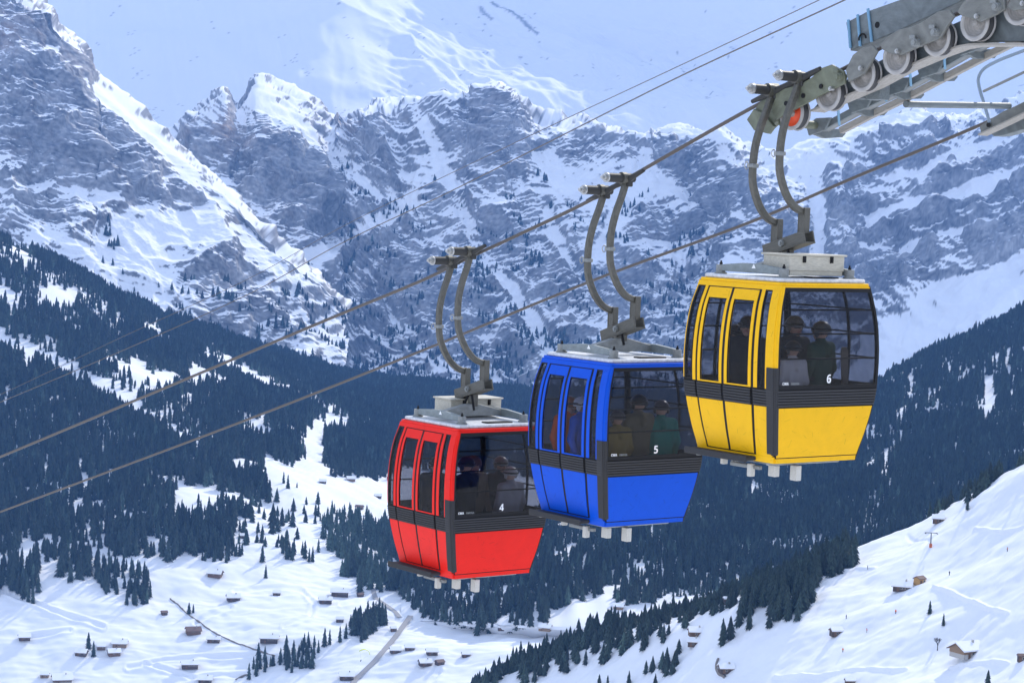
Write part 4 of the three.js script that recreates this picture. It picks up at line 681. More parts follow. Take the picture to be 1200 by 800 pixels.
  part('catwalk_channel', run(up, -0.75, 0.05, 0.09), M.girder, tower); part('catwalk_channel', run(low, -1.05, 0.08, 0.09), M.flange, tower);
  const tread = run(up.map(([x, y]) => [x + 4, y + 3]), -0.85, 0.18, 0.02); part('catwalk_grating', tread, M.galv, tower);
  up.slice(0, 5).forEach(([x, y]) => { const a = local(x, y, -0.72), g = new THREE.ExtrudeGeometry(new THREE.Shape([[0, 0.02], [0.5, 0.06], [0.56, 0], [0.5, -0.05], [0.18, -0.08], [0, -0.04]].map(p => new THREE.Vector2(...p))), { depth: 0.07, bevelEnabled: true, bevelSize: 0.004, bevelThickness: 0.004, bevelSegments: 1 }); g.rotateY(Math.PI / 2); g.translate(a.x - 0.03, a.y, a.z); part('catwalk_bracket', g, M.girder, tower);
    const h = plateXY([[-0.04, -0.05], [0.24, 0.02], [0.34, 0.18], [0.08, 0.17], [-0.1, 0.08]], 0.03); h.translate(a.x, a.y, a.z + 0.05); part('catwalk_gusset', h, M.girder, tower); });
  for (const [x, y] of [[982, 132], [1037, 104], [1066, 86], [1106, 66]]) { const a = local(x, y, -0.45), b = local(x + 2, y + 14, -0.7); part('catwalk_hanger', cyl(V(a.x, a.y + 0.08, a.z), b, 0.018, 8), M.strap, tower); }
  { const a = local(1012, 113, -0.4); part('junction_box', [box(a.x, a.y, a.z, 0.16, 0.07, 0.14, 0.01), box(a.x + 0.25, a.y + 0.05, a.z, 0.26, 0.2, 0.18, 0.012)], M.girder, tower); }
  // cross tubes toward the return line, railing, return-line head
  part('cross_tube', cyl(local(916, 143.5, 0.0), local(962, 147, -0.75), 0.055, 16), M.olive, tower);
  part('cross_tube', cyl(local(1062, 122, -1.0), local(1183, 124, -3.75), 0.045, 16), M.girder, tower);
  const rail = new THREE.CatmullRomCurve3([[1215, 54], [1185, 65], [1166, 73], [1152, 82], [1147, 92], [1149, 106], [1154, 122], [1160, 143]].map(([x, y]) => local(x, y, -3.6)));
  part('handrail', new THREE.TubeGeometry(rail, 40, 0.024, 10), M.strap.clone(), tower).material.color.setRGB(0.22, 0.28, 0.34);
  part('handrail', cyl(local(1153, 107, -3.6), local(1225, 73, -3.6), 0.02, 10), M.galv, tower);
  part('return_beam', [linePlate([[1149, 148], [1151, 157], [1186, 140], [1210, 128], [1290, 90], [1290, 74], [1200, 120], [1192, 124], [1176, 131]], -3.85, 0.06)], M.plate, tower);
  part('return_flange', run([[1152, 158], [1186, 142], [1210, 130], [1290, 92]], -3.88, 0.2, 0.025), M.flange, tower);
  part('return_bracket', linePlate([[1160, 155], [1166, 159], [1176, 158], [1200, 151], [1230, 146], [1230, 130], [1192, 142]], -4.15, 0.2), M.girder, tower);
  { const c = local(1158, 146, -3.8); part('plate_hole', cyl(V(c.x, c.y, -3.82), V(c.x, c.y, -3.81), 0.035, 14), M.black, tower); }
  // crossarm and mast, standing just outside the frame
  const top = local(1290, -60, -0.3), mx = Math.max(8.8, top.x), my = local(1290, 20, -0.3).y;
  part('crossarm', box(mx, my + 0.35, -2, 0.7, 0.6, 5.2, 0.03), M.girder, tower); part('mast', cyl(V(mx, my - 34, -2), V(mx, my + 0.3, -2), 0.55, 24, 0.42), M.girder, tower);
  part('arm_stay', [bar(local(1200, 40, -0.3), V(mx, my + 0.3, -0.3), 0.2, 0.3), bar(local(1240, 112, -3.9), V(mx, my + 0.3, -3.9), 0.2, 0.25)], M.girder, tower);
}
// snow slope under the lift, below the frame
{
  const n = 80, g = new THREE.PlaneGeometry(1500, 1150, n, n); g.rotateX(-Math.PI / 2); g.translate(0, 0, -150);
  const P = g.attributes.position; for (let i = 0; i < P.count; i++) { const x = P.getX(i), z = P.getZ(i), d = -z; P.setY(i, EYE.y - 26 - 0.27 * d - Math.max(0, d - 200) * 0.05 + (d < -100 ? (-100 - d) * 0.2 : 0) + fbm(x / 120, 0, z / 120, 3) * 4); }
  g.computeVertexNormals(); const m = mesh('near_snow_slope', g, std(...SNOW, 0.92)); m.userData.kind = 'structure';
}

// ---------------------------------------------------------------- people
const sub3 = (a, b) => [a[0] - b[0], a[1] - b[1], a[2] - b[2]];
function boneDist(p, b) { const [A, B, ra, rb] = b, d = sub3(B, A), e = sub3(p, A), L = d[0] * d[0] + d[1] * d[1] + d[2] * d[2], t = L ? clamp((e[0] * d[0] + e[1] * d[1] + e[2] * d[2]) / L) : 0; return Math.hypot(e[0] - d[0] * t, e[1] - d[1] * t, e[2] - d[2] * t) - mix(ra, rb, t); }
function fieldMesh(bones, c, half, res, k, keep) { // smooth union of tapered bones, meshed; colour by nearest bone
  const mc = new MarchingCubes(res, new THREE.MeshStandardMaterial(), false, false, 60000), s = mc.size, h = mc.halfsize; mc.isolation = 0;
  for (let z = 0; z < s; z++) for (let y = 0; y < s; y++) for (let x = 0; x < s; x++) {
    const p = [c[0] + (x - h) / h * half, c[1] + (y - h) / h * half, c[2] + (z - h) / h * half]; let d = 1;
    for (const b of bones) { const e = boneDist(p, b); if (e > d + k) continue; const q = clamp(0.5 + 0.5 * (d - e) / k); d = mix(d, e, q) - k * q * (1 - q); }
    mc.field[x + y * s + z * s * s] = -d;
  }
  mc.update();
  const n = mc.count, P = [], Nn = [], C = [], UV = [];
  for (let i = 0; i < n; i += 3) {
    let ok = true; const T = [];
    for (let j = 0; j < 3; j++) { const q = (i + j) * 3; T.push([c[0] + mc.positionArray[q] * half, c[1] + mc.positionArray[q + 1] * half, c[2] + mc.positionArray[q + 2] * half]); }
    if (keep && !T.every(keep)) ok = false;
    if (ok) T.forEach((p, j) => { const q = (i + j) * 3; P.push(...p); Nn.push(mc.normalArray[q], mc.normalArray[q + 1], mc.normalArray[q + 2]); let best = 9, col = [1, 1, 1]; for (const b of bones) { const e = boneDist(p, b); if (e < best) { best = e; col = b[4]; } } C.push(...col); UV.push(0, 0); });
  }
  const g = new THREE.BufferGeometry(); g.setAttribute('position', new THREE.Float32BufferAttribute(P, 3)); g.setAttribute('normal', new THREE.Float32BufferAttribute(Nn, 3)); g.setAttribute('color', new THREE.Float32BufferAttribute(C, 3)); return g;
}
const skinC = [0.55, 0.34, 0.25];
function bodyGeometry(jacket, pants, pose, fine = true) { // 1.70 m, facing +z
  const b = [], boots = [0.03, 0.03, 0.035], glove = [0.025, 0.025, 0.03], add = (a, c, ra, rb, col) => b.push([a, c, ra, rb, col]);
  for (const s of [-1, 1]) {
    add([s * 0.095, 0.93, 0], [s * 0.10, 0.50, 0.02], 0.098, 0.072, pants); add([s * 0.10, 0.50, 0.02], [s * 0.105, 0.14, -0.01], 0.076, 0.07, pants);
    add([s * 0.105, 0.17, -0.015], [s * 0.105, 0.07, -0.02], 0.075, 0.06, boots); add([s * 0.105, 0.05, -0.03], [s * 0.115, 0.045, 0.15], 0.05, 0.045, boots);
    add([s * 0.07, 0.95, 0], [s * 0.10, 1.34, -0.01], 0.125, 0.115, jacket); add([s * 0.02, 1.42, -0.02], [s * 0.185, 1.40, -0.02], 0.085, 0.075, jacket);
    const el = pose === 1 ? [s * 0.27, 1.14, 0.02] : pose === 2 && s > 0 ? [0.30, 1.22, 0.16] : [s * 0.265, 1.13, -0.03], wr = pose === 1 ? [s * 0.12, 1.02, 0.24] : pose === 2 && s > 0 ? [0.24, 1.48, 0.22] : [s * 0.27, 0.89, 0.08];
    add([s * 0.195, 1.40, -0.02], el, 0.072, 0.06, jacket); add(el, wr, 0.06, 0.047, jacket);
    const d = V(...wr).sub(V(...el)).normalize(), side = V(0, 0, 1).cross(d).normalize().multiplyScalar(s), P = (t, q, f = 0) => V(...wr).addScaledVector(d, t).addScaledVector(side, q).add(V(0, 0, f)).toArray();
    add(P(0.02, 0), P(0.085, 0), 0.034, 0.036, glove);
    [[-0.03, 0.15], [-0.01, 0.165], [0.01, 0.16], [0.03, 0.14]].forEach(([q, L]) => { add(P(0.09, q), P(L - 0.02, q * 1.1, 0.012), 0.0125, 0.0115, glove); add(P(L - 0.02, q * 1.1, 0.012), P(L, q * 1.1, 0.035), 0.0115, 0.0105, glove); });
    add(P(0.04, -0.035), P(0.09, -0.06, 0.03), 0.014, 0.012, glove);
  }
  add([0, 1.28, 0.02], [0, 1.05, 0.03], 0.13, 0.14, jacket); add([0, 1.42, -0.03], [0, 1.52, 0], 0.07, 0.062, jacket); add([0, 1.40, -0.10], [0, 1.36, -0.13], 0.07, 0.06, jacket);
  const head = []; const H = (a, c, ra, rb, col) => head.push([a, c, ra, rb, col]);
  H([0, 1.47, -0.01], [0, 1.54, 0.0], 0.055, 0.055, skinC); H([0, 1.60, -0.005], [0, 1.63, -0.01], 0.088, 0.092, skinC); H([0, 1.555, 0.03], [0, 1.54, 0.045], 0.062, 0.05, skinC);
  H([0, 1.615, 0.085], [0, 1.585, 0.108], 0.010, 0.015, skinC); for (const s of [-1, 1]) { H([s * 0.092, 1.62, -0.005], [s * 0.09, 1.58, 0.0], 0.017, 0.012, skinC); H([s * 0.033, 1.622, 0.078], [s * 0.036, 1.622, 0.08], 0.013, 0.013, [0.06, 0.05, 0.045]); } H([-0.022, 1.548, 0.088], [0.022, 1.548, 0.088], 0.008, 0.008, [0.45, 0.18, 0.15]);
  const body = fieldMesh(b, [0, 0.82, 0], 0.86, fine ? 96 : 40, 0.035), hd = fieldMesh(head, [0, 1.58, 0], 0.17, fine ? 40 : 16, 0.02);
  return mergeGeometries([body, hd]);
}
const clothMat = new THREE.MeshStandardMaterial({ vertexColors: true, roughness: 0.85 });
const helmetG = (() => { const g = new THREE.SphereGeometry(0.128, 22, 14, 0, 6.2832, 0, 1.75); g.scale(0.92, 1, 1.1); g.translate(0, 1.628, -0.012); const brim = new THREE.TorusGeometry(0.118, 0.012, 6, 22, 2.4); brim.rotateX(Math.PI / 2); brim.rotateY(-2.77); brim.translate(0, 1.652, 0.004); const ear = [-1, 1].map(s => { const e = new THREE.SphereGeometry(0.045, 10, 8); e.scale(0.5, 1, 0.9); e.translate(s * 0.108, 1.585, -0.01); return e; }); return join([g, brim, ...ear]); })();
const gogglesG = (() => { const g = new THREE.CylinderGeometry(0.103, 0.103, 0.052, 18, 1, false, -0.95, 1.9); g.translate(0, 1.62, 0.008); const b = new THREE.TorusGeometry(0.126, 0.011, 6, 26); b.rotateX(Math.PI / 2); b.scale(0.95, 1.6, 1.1); b.translate(0, 1.645, -0.012); return join([g, b]); })();
const bodies = {};
function person(label, { at: [x, z], turn, jacket, pants = [0.03, 0.032, 0.04], helmet = [0.03, 0.03, 0.032], pose = 0, size = 1, bare = false }, cabin) {
  const base = bodies[pose + (cabin ? 'n' : 'f')] ??= bodyGeometry([9, 9, 9], [8, 8, 8], pose, !!cabin), geo = base.clone(), C = geo.attributes.color.array;
  for (let i = 0; i < C.length; i += 3) { const c = C[i] > 8.5 ? jacket : C[i] > 7.5 ? pants : null; if (c) { C[i] = c[0]; C[i + 1] = c[1]; C[i + 2] = c[2]; } }
  const p = cabin ? cabin.localToWorld(V(x, 0.07, z)) : x;
  const o = mesh('person', geo, clothMat); o.position.copy(p); o.rotation.y = (cabin ? -YAW : 0) + turn; o.scale.setScalar(size);
  tag(o, label, 'person', cabin ? undefined : 'skiers on the slope');
  if (!bare) { mesh('helmet', helmetG, std(...helmet, 0.35), o); mesh('goggles', gogglesG, std(0.03, 0.025, 0.02, 0.2), o); } else { const h = mesh('hood', helmetG, std(...jacket, 0.9), o); h.scale.set(1.06, 1, 1.05); }
  return o;
}
cabins.forEach(c => c.updateMatrixWorld(true));
const E = Math.PI / 2; // turn so that a person faces along +x (uphill)
const [cy, cb, cr] = cabins;
person('person in a dark green jacket, back to the end window of the yellow gondola', { at: [0.42, -0.30], turn: -E + 0.2, jacket: [0.03, 0.075, 0.045], helmet: [0.10, 0.10, 0.10], size: 1.0 }, cy);
person('person in a dark jacket and grey helmet behind the green jacket in the yellow gondola', { at: [0.10, -0.14], turn: E, jacket: [0.05, 0.05, 0.055], helmet: [0.16, 0.16, 0.16], size: 1.03, pose: 1 }, cy);
person('small person in a white jacket at the corner pillar inside the yellow gondola', { at: [0.58, 0.36], turn: -E, jacket: [0.6, 0.58, 0.58], helmet: [0.05, 0.05, 0.05], size: 0.86 }, cy);
person('person in black seen through the right door window of the yellow gondola', { at: [-0.14, 0.50], turn: 0.6, jacket: [0.022, 0.022, 0.026], size: 1.02 }, cy);
person('person in dark clothes seen through the left door window of the yellow gondola', { at: [-0.58, 0.30], turn: E, jacket: [0.04, 0.04, 0.045], size: 0.94, pose: 1 }, cy);
person('person in an orange jacket behind the left door window of the blue gondola', { at: [-0.48, 0.50], turn: E, jacket: [0.85, 0.13, 0.02], helmet: [0.5, 0.14, 0.04], size: 0.96 }, cb);
person('person in a bright blue jacket and silver helmet behind the blue gondola door', { at: [-0.08, 0.58], turn: E + 0.4, jacket: [0.02, 0.13, 0.75], helmet: [0.75, 0.76, 0.78], size: 0.98 }, cb);
person('person in an olive jacket and black helmet at the end window of the blue gondola', { at: [0.46, -0.02], turn: -E, jacket: [0.17, 0.15, 0.09], helmet: [0.02, 0.02, 0.02], size: 1.02, pose: 1 }, cb);
person('person in a teal jacket and dark helmet at the end window of the blue gondola', { at: [0.48, -0.44], turn: -E - 0.3, jacket: [0.015, 0.24, 0.19], helmet: [0.07, 0.06, 0.06], size: 0.97 }, cb);
person('person in a mustard yellow jacket beside the corner pillar inside the blue gondola', { at: [0.54, 0.44], turn: -E, jacket: [0.32, 0.24, 0.06], helmet: [0.12, 0.11, 0.1], size: 0.9 }, cb);
person('person in black with a black helmet beside the corner pillar inside the red gondola', { at: [0.50, 0.42], turn: -E + 0.3, jacket: [0.02, 0.02, 0.022], size: 1.03, pose: 1 }, cr);
person('person in a brown hooded jacket in the middle of the red gondola', { at: [0.12, -0.02], turn: E, jacket: [0.16, 0.12, 0.09], size: 1.0, bare: true }, cr);
person('person in a pale grey jacket at the end window of the red gondola', { at: [0.50, -0.46], turn: -E, jacket: [0.34, 0.33, 0.35], helmet: [0.45, 0.45, 0.45], size: 0.92 }, cr);
person('person in a dark jacket and grey helmet behind the pale jacket in the red gondola', { at: [0.06, -0.60], turn: E, jacket: [0.05, 0.05, 0.06], helmet: [0.2, 0.2, 0.21], size: 0.98, pose: 1 }, cr);
person('person in dark blue trousers seen through the right door window of the red gondola', { at: [-0.24, 0.46], turn: 0.8, jacket: [0.03, 0.03, 0.035], pants: [0.04, 0.10, 0.30], size: 0.98 }, cr);
{ // a pair of skis held upright in the yellow cabin
  const o = thing('skis', 'pair of skis leaning upright at the end window of the yellow gondola', 'skis', cy.localToWorld(V(0.62, 0.08, -0.66))); o.rotation.set(0, -YAW, 0);
  for (const k of [0, 1]) { const s = [[-0.05, 0], [0.05, 0], [0.046, 0.5], [0.04, 0.85], [0.048, 1.2], [0.05, 1.36], [0.035, 1.42], [-0.035, 1.42], [-0.05, 1.36], [-0.04, 0.85]], g = plateXY(s, 0.012, 0.002); g.rotateY(1.2); g.rotateX(0.10 + k * 0.02); g.rotateZ(-0.02); g.translate(k * 0.028, 0, 0); part('ski', g, std(k ? 0.12 : 0.2, 0.10, 0.08, 0.4), o); }
}

// ---------------------------------------------------------------- farmsteads, road, small things of the valley
const LAND = ['ski_slope', 'valley_hillside', 'forest_hillside'];
const woodDark = std(0.075, 0.05, 0.036, 0.85), woodMid = std(0.15, 0.085, 0.045, 0.85), woodPale = std(0.26, 0.17, 0.10, 0.85), stone = std(0.42, 0.40, 0.37, 0.9), snowCap = std(...SNOW, 0.92), roofBrown = std(0.16, 0.10, 0.075, 0.8), paneDark = std(0.03, 0.035, 0.045, 0.25), shutter = std(0.45, 0.40, 0.33, 0.8);
function barn(px, py, wpx, label, { turn = 0.3, deep = 0.8, tall = 0.28, wood = woodDark, bare = false, detail = 0 } = {}) {
  const p = ground(px, py, LAND); if (!p) { console.log('no ground', px, py); return; }
  const D = bearing(p.x, p.y, p.z)[2], L = wpx * D / FOCAL * 0.84, W = L * deep, H = Math.max(1.9, L * tall), rise = W * 0.27, ov = Math.min(0.9, L * 0.08);
  const o = thing('barn', label, wpx > 20 ? 'chalet' : 'barn', p.add(V(0, -0.5, 0)), 'barns and chalets in the snowy valley'); o.rotation.y = turn; if (wpx > 20) o.name = numbered('chalet');
  const gable = (half, y0, y1, ridge, len) => { const g = new THREE.ExtrudeGeometry(new THREE.Shape([[-half, y0], [half, y0], [half, y1], [0, ridge], [-half, y1]].map(q => new THREE.Vector2(...q))), { depth: len, bevelEnabled: false }); g.translate(0, 0, -len / 2); g.rotateY(Math.PI / 2); return g; };
  const roofG = (half, y1, ridge, th, len) => { const g = new THREE.ExtrudeGeometry(new THREE.Shape([[-half, y1], [0, ridge], [half, y1], [half, y1 + th], [0, ridge + th], [-half, y1 + th]].map(q => new THREE.Vector2(...q))), { depth: len, bevelEnabled: true, bevelSize: 0.08, bevelThickness: 0.08, bevelSegments: 1 }); g.translate(0, 0, -len / 2); g.rotateY(Math.PI / 2); return g; };
  if (detail) part('base', box(0, 0.9, 0, L * 0.99, 1.8, W * 0.99), stone, o);
  part('wall', gable(W / 2, detail ? 1.8 : 0, H + 0.5, H + 0.5 + rise * 0.96, L), wood, o);
  const k = rise / (W / 2), y1 = H + 0.5 - ov * k + 0.02, rf = part('roof', roofG(W / 2 + ov, y1, H + 0.52 + rise, 0.18, L + 2 * ov), roofBrown, o);
  if (!bare) part('snow_cover', roofG(W / 2 + ov * 1.05, y1 + 0.2, H + 0.72 + rise, 0.45, L + 2 * ov), snowCap, rf);
  part('door', box(-L * 0.22, 1.2, W / 2 + 0.04, 1.1, 2.0, 0.08), woodMid, o);
  const n = wpx > 20 ? 4 : wpx > 13 ? 2 : 1;
  for (let i = 0; i < n; i++) { const x = mix(-0.05, 0.4, n > 1 ? i / (n - 1) : 0.7) * L, w = part('window', box(x, H * 0.6 + 0.4, W / 2 + 0.04, 0.95, 0.85, 0.08), shutter, o); part('pane', box(x, H * 0.6 + 0.4, W / 2 + 0.085, 0.7, 0.65, 0.03), paneDark, w); }
  for (const s of [-1, 1]) { const w = part('window', box(L / 2 + 0.04, H * 0.6 + 0.4, s * W * 0.2, 0.08, 0.85, 0.95), shutter, o); part('pane', box(L / 2 + 0.085, H * 0.6 + 0.4, s * W * 0.2, 0.03, 0.65, 0.7), paneDark, w); }
  if (wpx > 15) { const c = part('chimney', box(L * 0.2, H + rise + 0.8, W * 0.12, 0.7, 1.7, 0.7), stone, rf); }
  return o;
}
const B = barn;
B(1133, 768, 37, 'large brown wooden chalet with a snowy roof at the lower right', { turn: 0.55, wood: woodPale, detail: 1, tall: 0.28 });
B(1058, 691, 25, 'wide barn with a snowy roof beside the small lift hut on the ski slope', { turn: -0.25, tall: 0.26 });
B(1078, 684, 13, 'small orange and green lift hut beside the wide barn on the ski slope', { turn: 0.7, wood: std(0.42, 0.24, 0.08, 0.8), bare: true, tall: 0.6 });
B(1100, 612, 15, 'dark barn high on the ski slope above the lift pylon', { turn: -0.2 });
B(1038, 621, 10, 'little barn at the forest edge on top of the ski slope', { turn: -0.1 });
B(980, 744, 15, 'low dark barn alone on the middle of the ski slope', { turn: 0.25 });
B(1197, 774, 9, 'dark hut cut by the right edge of the photo', { turn: 0.1, bare: true });
B(996, 803, 12, 'roof of a hut at the bottom edge below the ski slope', { turn: 0.1 });
B(851, 787, 19, 'barn with a curved track round it below the tree clump on the ski slope', { turn: 0.15 });
B(816, 744, 20, 'upper of two brown barns close together at the left end of the ski slope', { turn: 0.1, wood: woodMid });
B(813, 756, 16, 'lower of two brown barns close together at the left end of the ski slope', { turn: -0.1 });
B(852, 707, 9, 'tiny hut in the gap of the tree belt above the two brown barns', { turn: 0.2 });
B(639, 738, 16, 'pale wooden barn on the snow strip below the red gondola', { turn: -0.3, wood: woodPale });
B(725, 713, 13, 'small white-roofed hut at the foot of the forest below the blue gondola', { turn: -0.2, wood: woodPale });
B(587, 738, 8, 'tiny dark hut at the forest foot under the red gondola', { turn: 0.2 });
B(546, 769, 11, 'lone barn on the meadow below the red gondola, rightmost of that hamlet', { turn: 0.2 });
B(506, 766, 15, 'upper barn of the three-barn hamlet right of the valley road', { turn: 0.15 });
B(498, 779, 16, 'lower barn of the three-barn hamlet right of the valley road', { turn: 0.3 });
B(515, 778, 11, 'dark small barn of the three-barn hamlet right of the valley road', { turn: 0.6, bare: true });
B(480, 761, 13, 'right one of two barns beside the valley road', { turn: 0.1 });
B(463, 764, 14, 'left one of two barns right beside the valley road', { turn: 0.2 });
B(461, 739, 8, 'tiny hut beside the valley road below the gorge', { turn: 0.2 });
B(406, 795, 19, 'barn at the bottom edge left of the valley road', { turn: 0.1 });
B(398, 698, 23, 'long barn above the meadow, upper one of the pair left of the gorge', { turn: 0.05, deep: 0.5 });
B(381, 706, 17, 'shorter barn above the meadow, lower one of the pair left of the gorge', { turn: 0.15, deep: 0.6 });
B(422, 699, 8, 'small dark shed beside the long barn at the gorge mouth', { turn: 0.4, bare: true });
B(398, 728, 10, 'small barn alone on the meadow below the pair of barns', { turn: 0.1 });
B(324, 697, 10, 'tiny barn alone in the middle of the bright meadow', { turn: 0.05 });
B(315, 752, 24, 'large barn with a snowy roof in the middle of the lower meadow', { turn: 0.05, deep: 0.6 });
B(273, 703, 17, 'barn with a thick snowy roof on the bright meadow below the woods', { turn: 0.25 });
B(252, 675, 18, 'barn at the wood edge above the bright meadow', { turn: -0.15, wood: woodMid });
B(250, 752, 17, 'long low barn just above the hedge in the left meadow', { turn: 0.05, deep: 0.5 });
B(226, 742, 19, 'brown-roofed barn above the hedge in the left meadow', { turn: 0.3, bare: true, wood: woodMid });
B(222, 782, 22, 'barn with a blue-white roof left of the lower meadow', { turn: 0.2, deep: 0.6 });
B(240, 799, 18, 'barn at the bottom edge below the blue-white roofed barn', { turn: 0.1 });
B(192, 720, 8, 'tiny dark shed under the tree clump in the left meadow', { turn: 0.4, bare: true });
B(140, 757, 19, 'snowy-roofed farmhouse, uppermost of the farm cluster in the left meadow', { turn: 0.1, wood: woodPale });
B(133, 767, 16, 'brown barn, lowest of the farm cluster in the left meadow', { turn: 0.35, wood: woodMid });
B(118, 760, 11, 'small brown barn between the spruces and the farmhouse', { turn: 0.2, wood: woodMid });
B(95, 767, 15, 'barn with a wide snowy roof left of the two spruces', { turn: -0.1 });
B(28, 749, 15, 'dark barn at the far left of the meadow', { turn: 0.3 });
B(52, 793, 11, 'white-roofed hut near the lower left corner', { turn: 0.05, wood: woodPale });
B(72, 800, 25, 'brown chalet at the bottom edge near the lower left corner', { turn: 0.3, wood: woodMid, detail: 1 });
B(302, 506, 8, 'tiny hut at the tree edge in the high snow clearing', { turn: 0.1 });
B(378, 566, 9, 'dark hut on the high valley snow field', { turn: 0.1 });
B(411, 563, 11, 'white-roofed hut below the round wood on the high valley field', { turn: 0.2, wood: woodPale });
B(443, 583, 9, 'dark hut close left of the red gondola on the high valley field', { turn: 0.1 });
B(421, 596, 10, 'low dark hut left of the red gondola above the frosted wood', { turn: -0.2, bare: true });
B(284, 630, 9, 'hut half hidden by the spruces above the bright meadow', { turn: 0.1 });

function ribbon(line, width, lift, step = 3) { // a strip laid on the ground along surveyed points
  const pts = []; for (let i = 0; i + 1 < line.length; i++) { const [ax, ay] = line[i], [bx, by] = line[i + 1], n = Math.max(1, Math.round(Math.hypot(bx - ax, by - ay) / step)); for (let k = 0; k < n; k++) pts.push([mix(ax, bx, k / n), mix(ay, by, k / n)]); } pts.push(line.at(-1));
  const W = pts.map(([x, y]) => ground(x, y, ['valley_hillside', 'ski_slope', 'forest_hillside'])).filter(Boolean);
  for (let pass = 0; pass < 3; pass++) for (let i = 1; i + 1 < W.length; i++) W[i].lerp(W[i - 1].clone().add(W[i + 1]).multiplyScalar(0.5), 0.4);
  const P = [], I = []; W.forEach((p, i) => { const a = W[Math.max(0, i - 1)], b = W[Math.min(W.length - 1, i + 1)], d = V().subVectors(b, a).setY(0).normalize(), s = V(-d.z, 0, d.x).multiplyScalar(width / 2); P.push(p.x - s.x, p.y + lift, p.z - s.z, p.x + s.x, p.y + lift, p.z + s.z); if (i) { const k = i * 2; I.push(k - 2, k - 1, k, k - 1, k + 1, k); } });
  const g = new THREE.BufferGeometry(); g.setAttribute('position', new THREE.Float32BufferAttribute(P, 3)); g.setIndex(I); g.computeVertexNormals(); return g;
}
const slush = std(0.30, 0.29, 0.29, 0.8);
{ const r = mesh('road', ribbon([[405, 812], [418, 795], [437, 777], [452, 760], [463, 747], [474, 732], [481, 722]], 4.2, 0.6), slush); r.userData.kind = 'structure'; }
{ const r = mesh('road', ribbon([[437, 690], [439, 701], [450, 708], [463, 717], [468, 724]], 3.6, 0.6), slush); r.userData.kind = 'structure'; }
// low hedges along the field edges
const hedgeMat = std(0.22, 0.19, 0.165, 0.9);
function hedge(line, label, h = 0.7) { const g = ribbon(line, 0.8, 0), P = g.attributes.position, q = [], I = []; const n = P.count / 2; for (let i = 0; i < n; i++) { const hh = h * (0.55 + 0.9 * rnd()); for (const k of [0, 1]) { const x = P.getX(i * 2 + k), y = P.getY(i * 2 + k), z = P.getZ(i * 2 + k); q.push(x, y - 0.5, z, x, y + hh, z); } } for (let i = 0; i + 1 < n; i++) { const a = i * 4, b = a + 4; for (const [c, d] of [[0, 1], [1, 3], [3, 2]]) I.push(a + c, b + c, b + d, a + c, b + d, a + d); } const o = new THREE.BufferGeometry(); o.setAttribute('position', new THREE.Float32BufferAttribute(q, 3)); o.setIndex(I); o.computeVertexNormals(); hedgeMat.side = THREE.DoubleSide; tag(mesh('hedge', o.toNonIndexed(), hedgeMat), label, 'hedge'); o.computeVertexNormals(); }
hedge([[199, 702], [210, 710], [217, 718], [232, 728], [245, 738], [257, 745], [275, 753], [300, 762], [322, 769]], 'thin brown hedge running down across the left meadow');
hedge([[276, 797], [284, 792], [292, 790]], 'short brown hedge at the bottom edge beside the tree clump');
hedge([[842, 773], [838, 782], [842, 790], [850, 794]], 'curved brown track edge round the barn on the ski slope', 1.1);
{ // lift pylon on the ski slope
  const p = ground(1091, 641, LAND), D = bearing(p.x, p.y, p.z)[2], h = 17 * D / FOCAL, o = thing('lift_pylon', 'slim lift pylon with a T-shaped head on the upper ski slope', 'pylon', p);
  part('mast', cyl(V(0, -1, 0), V(0, h, 0), 0.35, 10, 0.25), std(0.2, 0.21, 0.22, 0.6), o); part('crossarm', box(0, h, 0, 5.2, 0.35, 0.5, 0.05), std(0.2, 0.21, 0.22, 0.6), o); for (const s of [-1, 1]) part('sheave_battery', box(s * 2.5, h - 0.25, 0, 0.3, 0.35, 2.4, 0.05), M.dark, o); part('base_pad', box(0, 0.7, 0, 1.1, 1.8, 1.1, 0.1), std(0.5, 0.12, 0.04, 0.7), o);
}
// skiers, a few pixels tall
[[1050, 719, [0.85, 0.16, 0.03], 'tiny skier in orange below the wide barn on the ski slope'], [1016, 741, [0.7, 0.06, 0.04], 'tiny skier in red in the middle of the ski slope'], [988, 764, [0.8, 0.2, 0.05], 'tiny skier in orange right below the low dark barn'], [992, 725, [0.05, 0.07, 0.18], 'tiny skier in dark blue above the low dark barn'], [1181, 646, [0.6, 0.2, 0.08], 'tiny skier in rust red high on the right of the ski slope'], [1113, 674, [0.03, 0.03, 0.04], 'tiny skier in black right of the lift hut'], [1017, 667, [0.05, 0.05, 0.06], 'tiny skier in dark clothes near the forest edge of the ski slope']].forEach(([x, y, c, label], i) => { const p = ground(x, y, LAND); if (p) person(label, { at: [p, 0], turn: i * 1.3, jacket: c, pose: i % 2, size: 1.05 }); });
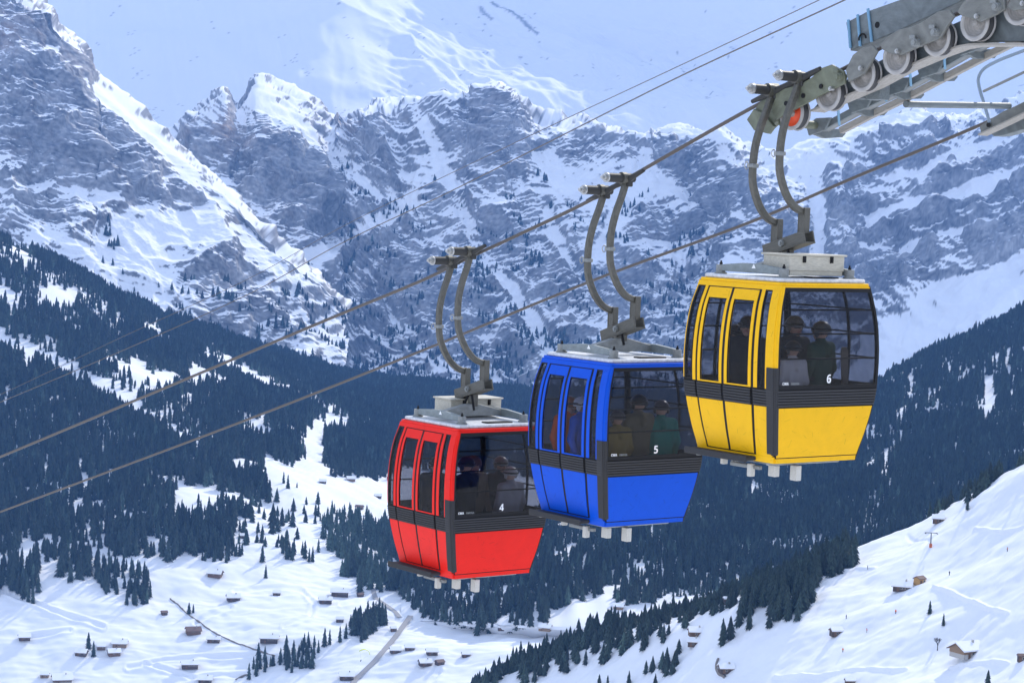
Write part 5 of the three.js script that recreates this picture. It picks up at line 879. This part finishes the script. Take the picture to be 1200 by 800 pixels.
{ // paraglider over the valley road
  const c = at(428, 763, 1000), o = thing('paraglider', 'yellow-green paraglider wing over the valley road', 'paraglider', c), P = [], I = [], n = 22;
  for (let i = 0; i <= n; i++) { const t = i / n * 2 - 1, a = t * 1.15, w = 1.1 * Math.sqrt(Math.max(0.02, 1 - t * t * 0.95)), x = Math.sin(a) * 2.9, y = Math.cos(a) * 2.9 - 2.2; [[-w, 0], [-w * 0.5, 0.22], [w * 0.6, 0.14], [w, 0], [w * 0.2, -0.05]].forEach(([z, h]) => P.push(x + Math.sin(a) * h, y + Math.cos(a) * h, z)); }
  for (let i = 0; i < n; i++) for (let k = 0; k < 5; k++) { const a = i * 5 + k, b = i * 5 + (k + 1) % 5; I.push(a, b, b + 5, a, b + 5, a + 5); }
  const g = new THREE.BufferGeometry(); g.setAttribute('position', new THREE.Float32BufferAttribute(P, 3)); g.setIndex(I); g.computeVertexNormals(); mesh('wing', g, std(0.62, 0.68, 0.08, 0.7, { side: THREE.DoubleSide }), o); o.rotation.set(0, 0.3, -0.35);
  part('harness', new THREE.CapsuleGeometry(0.22, 0.5, 4, 10).translate(-0.4, -4.6, 0), std(0.05, 0.05, 0.07, 0.8), o);
  for (const s of [-1, 1]) part('suspension_line', cyl(V(s * 2.3, -0.8, 0), V(-0.4 + s * 0.15, -4.2, 0), 0.012, 4), std(0.3, 0.3, 0.3), o);
}
{ // bare tree near the chalet
  const p = ground(1099, 762, LAND), o = thing('bare_tree', 'leafless round-crowned tree alone left of the large brown chalet', 'tree', p), D = bearing(p.x, p.y, p.z)[2], h = 18 * D / FOCAL, bark = std(0.055, 0.045, 0.04, 0.9), tw = [];
  const grow = (a, d, L, r, k) => { const b = a.clone().addScaledVector(d, L); tw.push(cyl(a, b, r, 5, r * 0.65)); if (k) for (let i = 0; i < 4; i++) grow(a.clone().lerp(b, rr(0.55, 1)), d.clone().add(V(rr(-1, 1), rr(-0.25, 0.7), rr(-1, 1)).multiplyScalar(0.85)).normalize(), L * rr(0.55, 0.75), r * 0.55, k - 1); };
  for (let i = 0; i < 5; i++) grow(V(0, h * rr(0.25, 0.45), 0), V(rr(-1, 1), rr(0.5, 1.2), rr(-1, 1)).normalize(), h * 0.28, 0.09, 3);
  part('trunk', cyl(V(0, -0.5, 0), V(0, h * 0.5, 0), 0.2, 8, 0.12), bark, o); part('crown', tw, bark, o);
}

renderer.render(scene, camera);
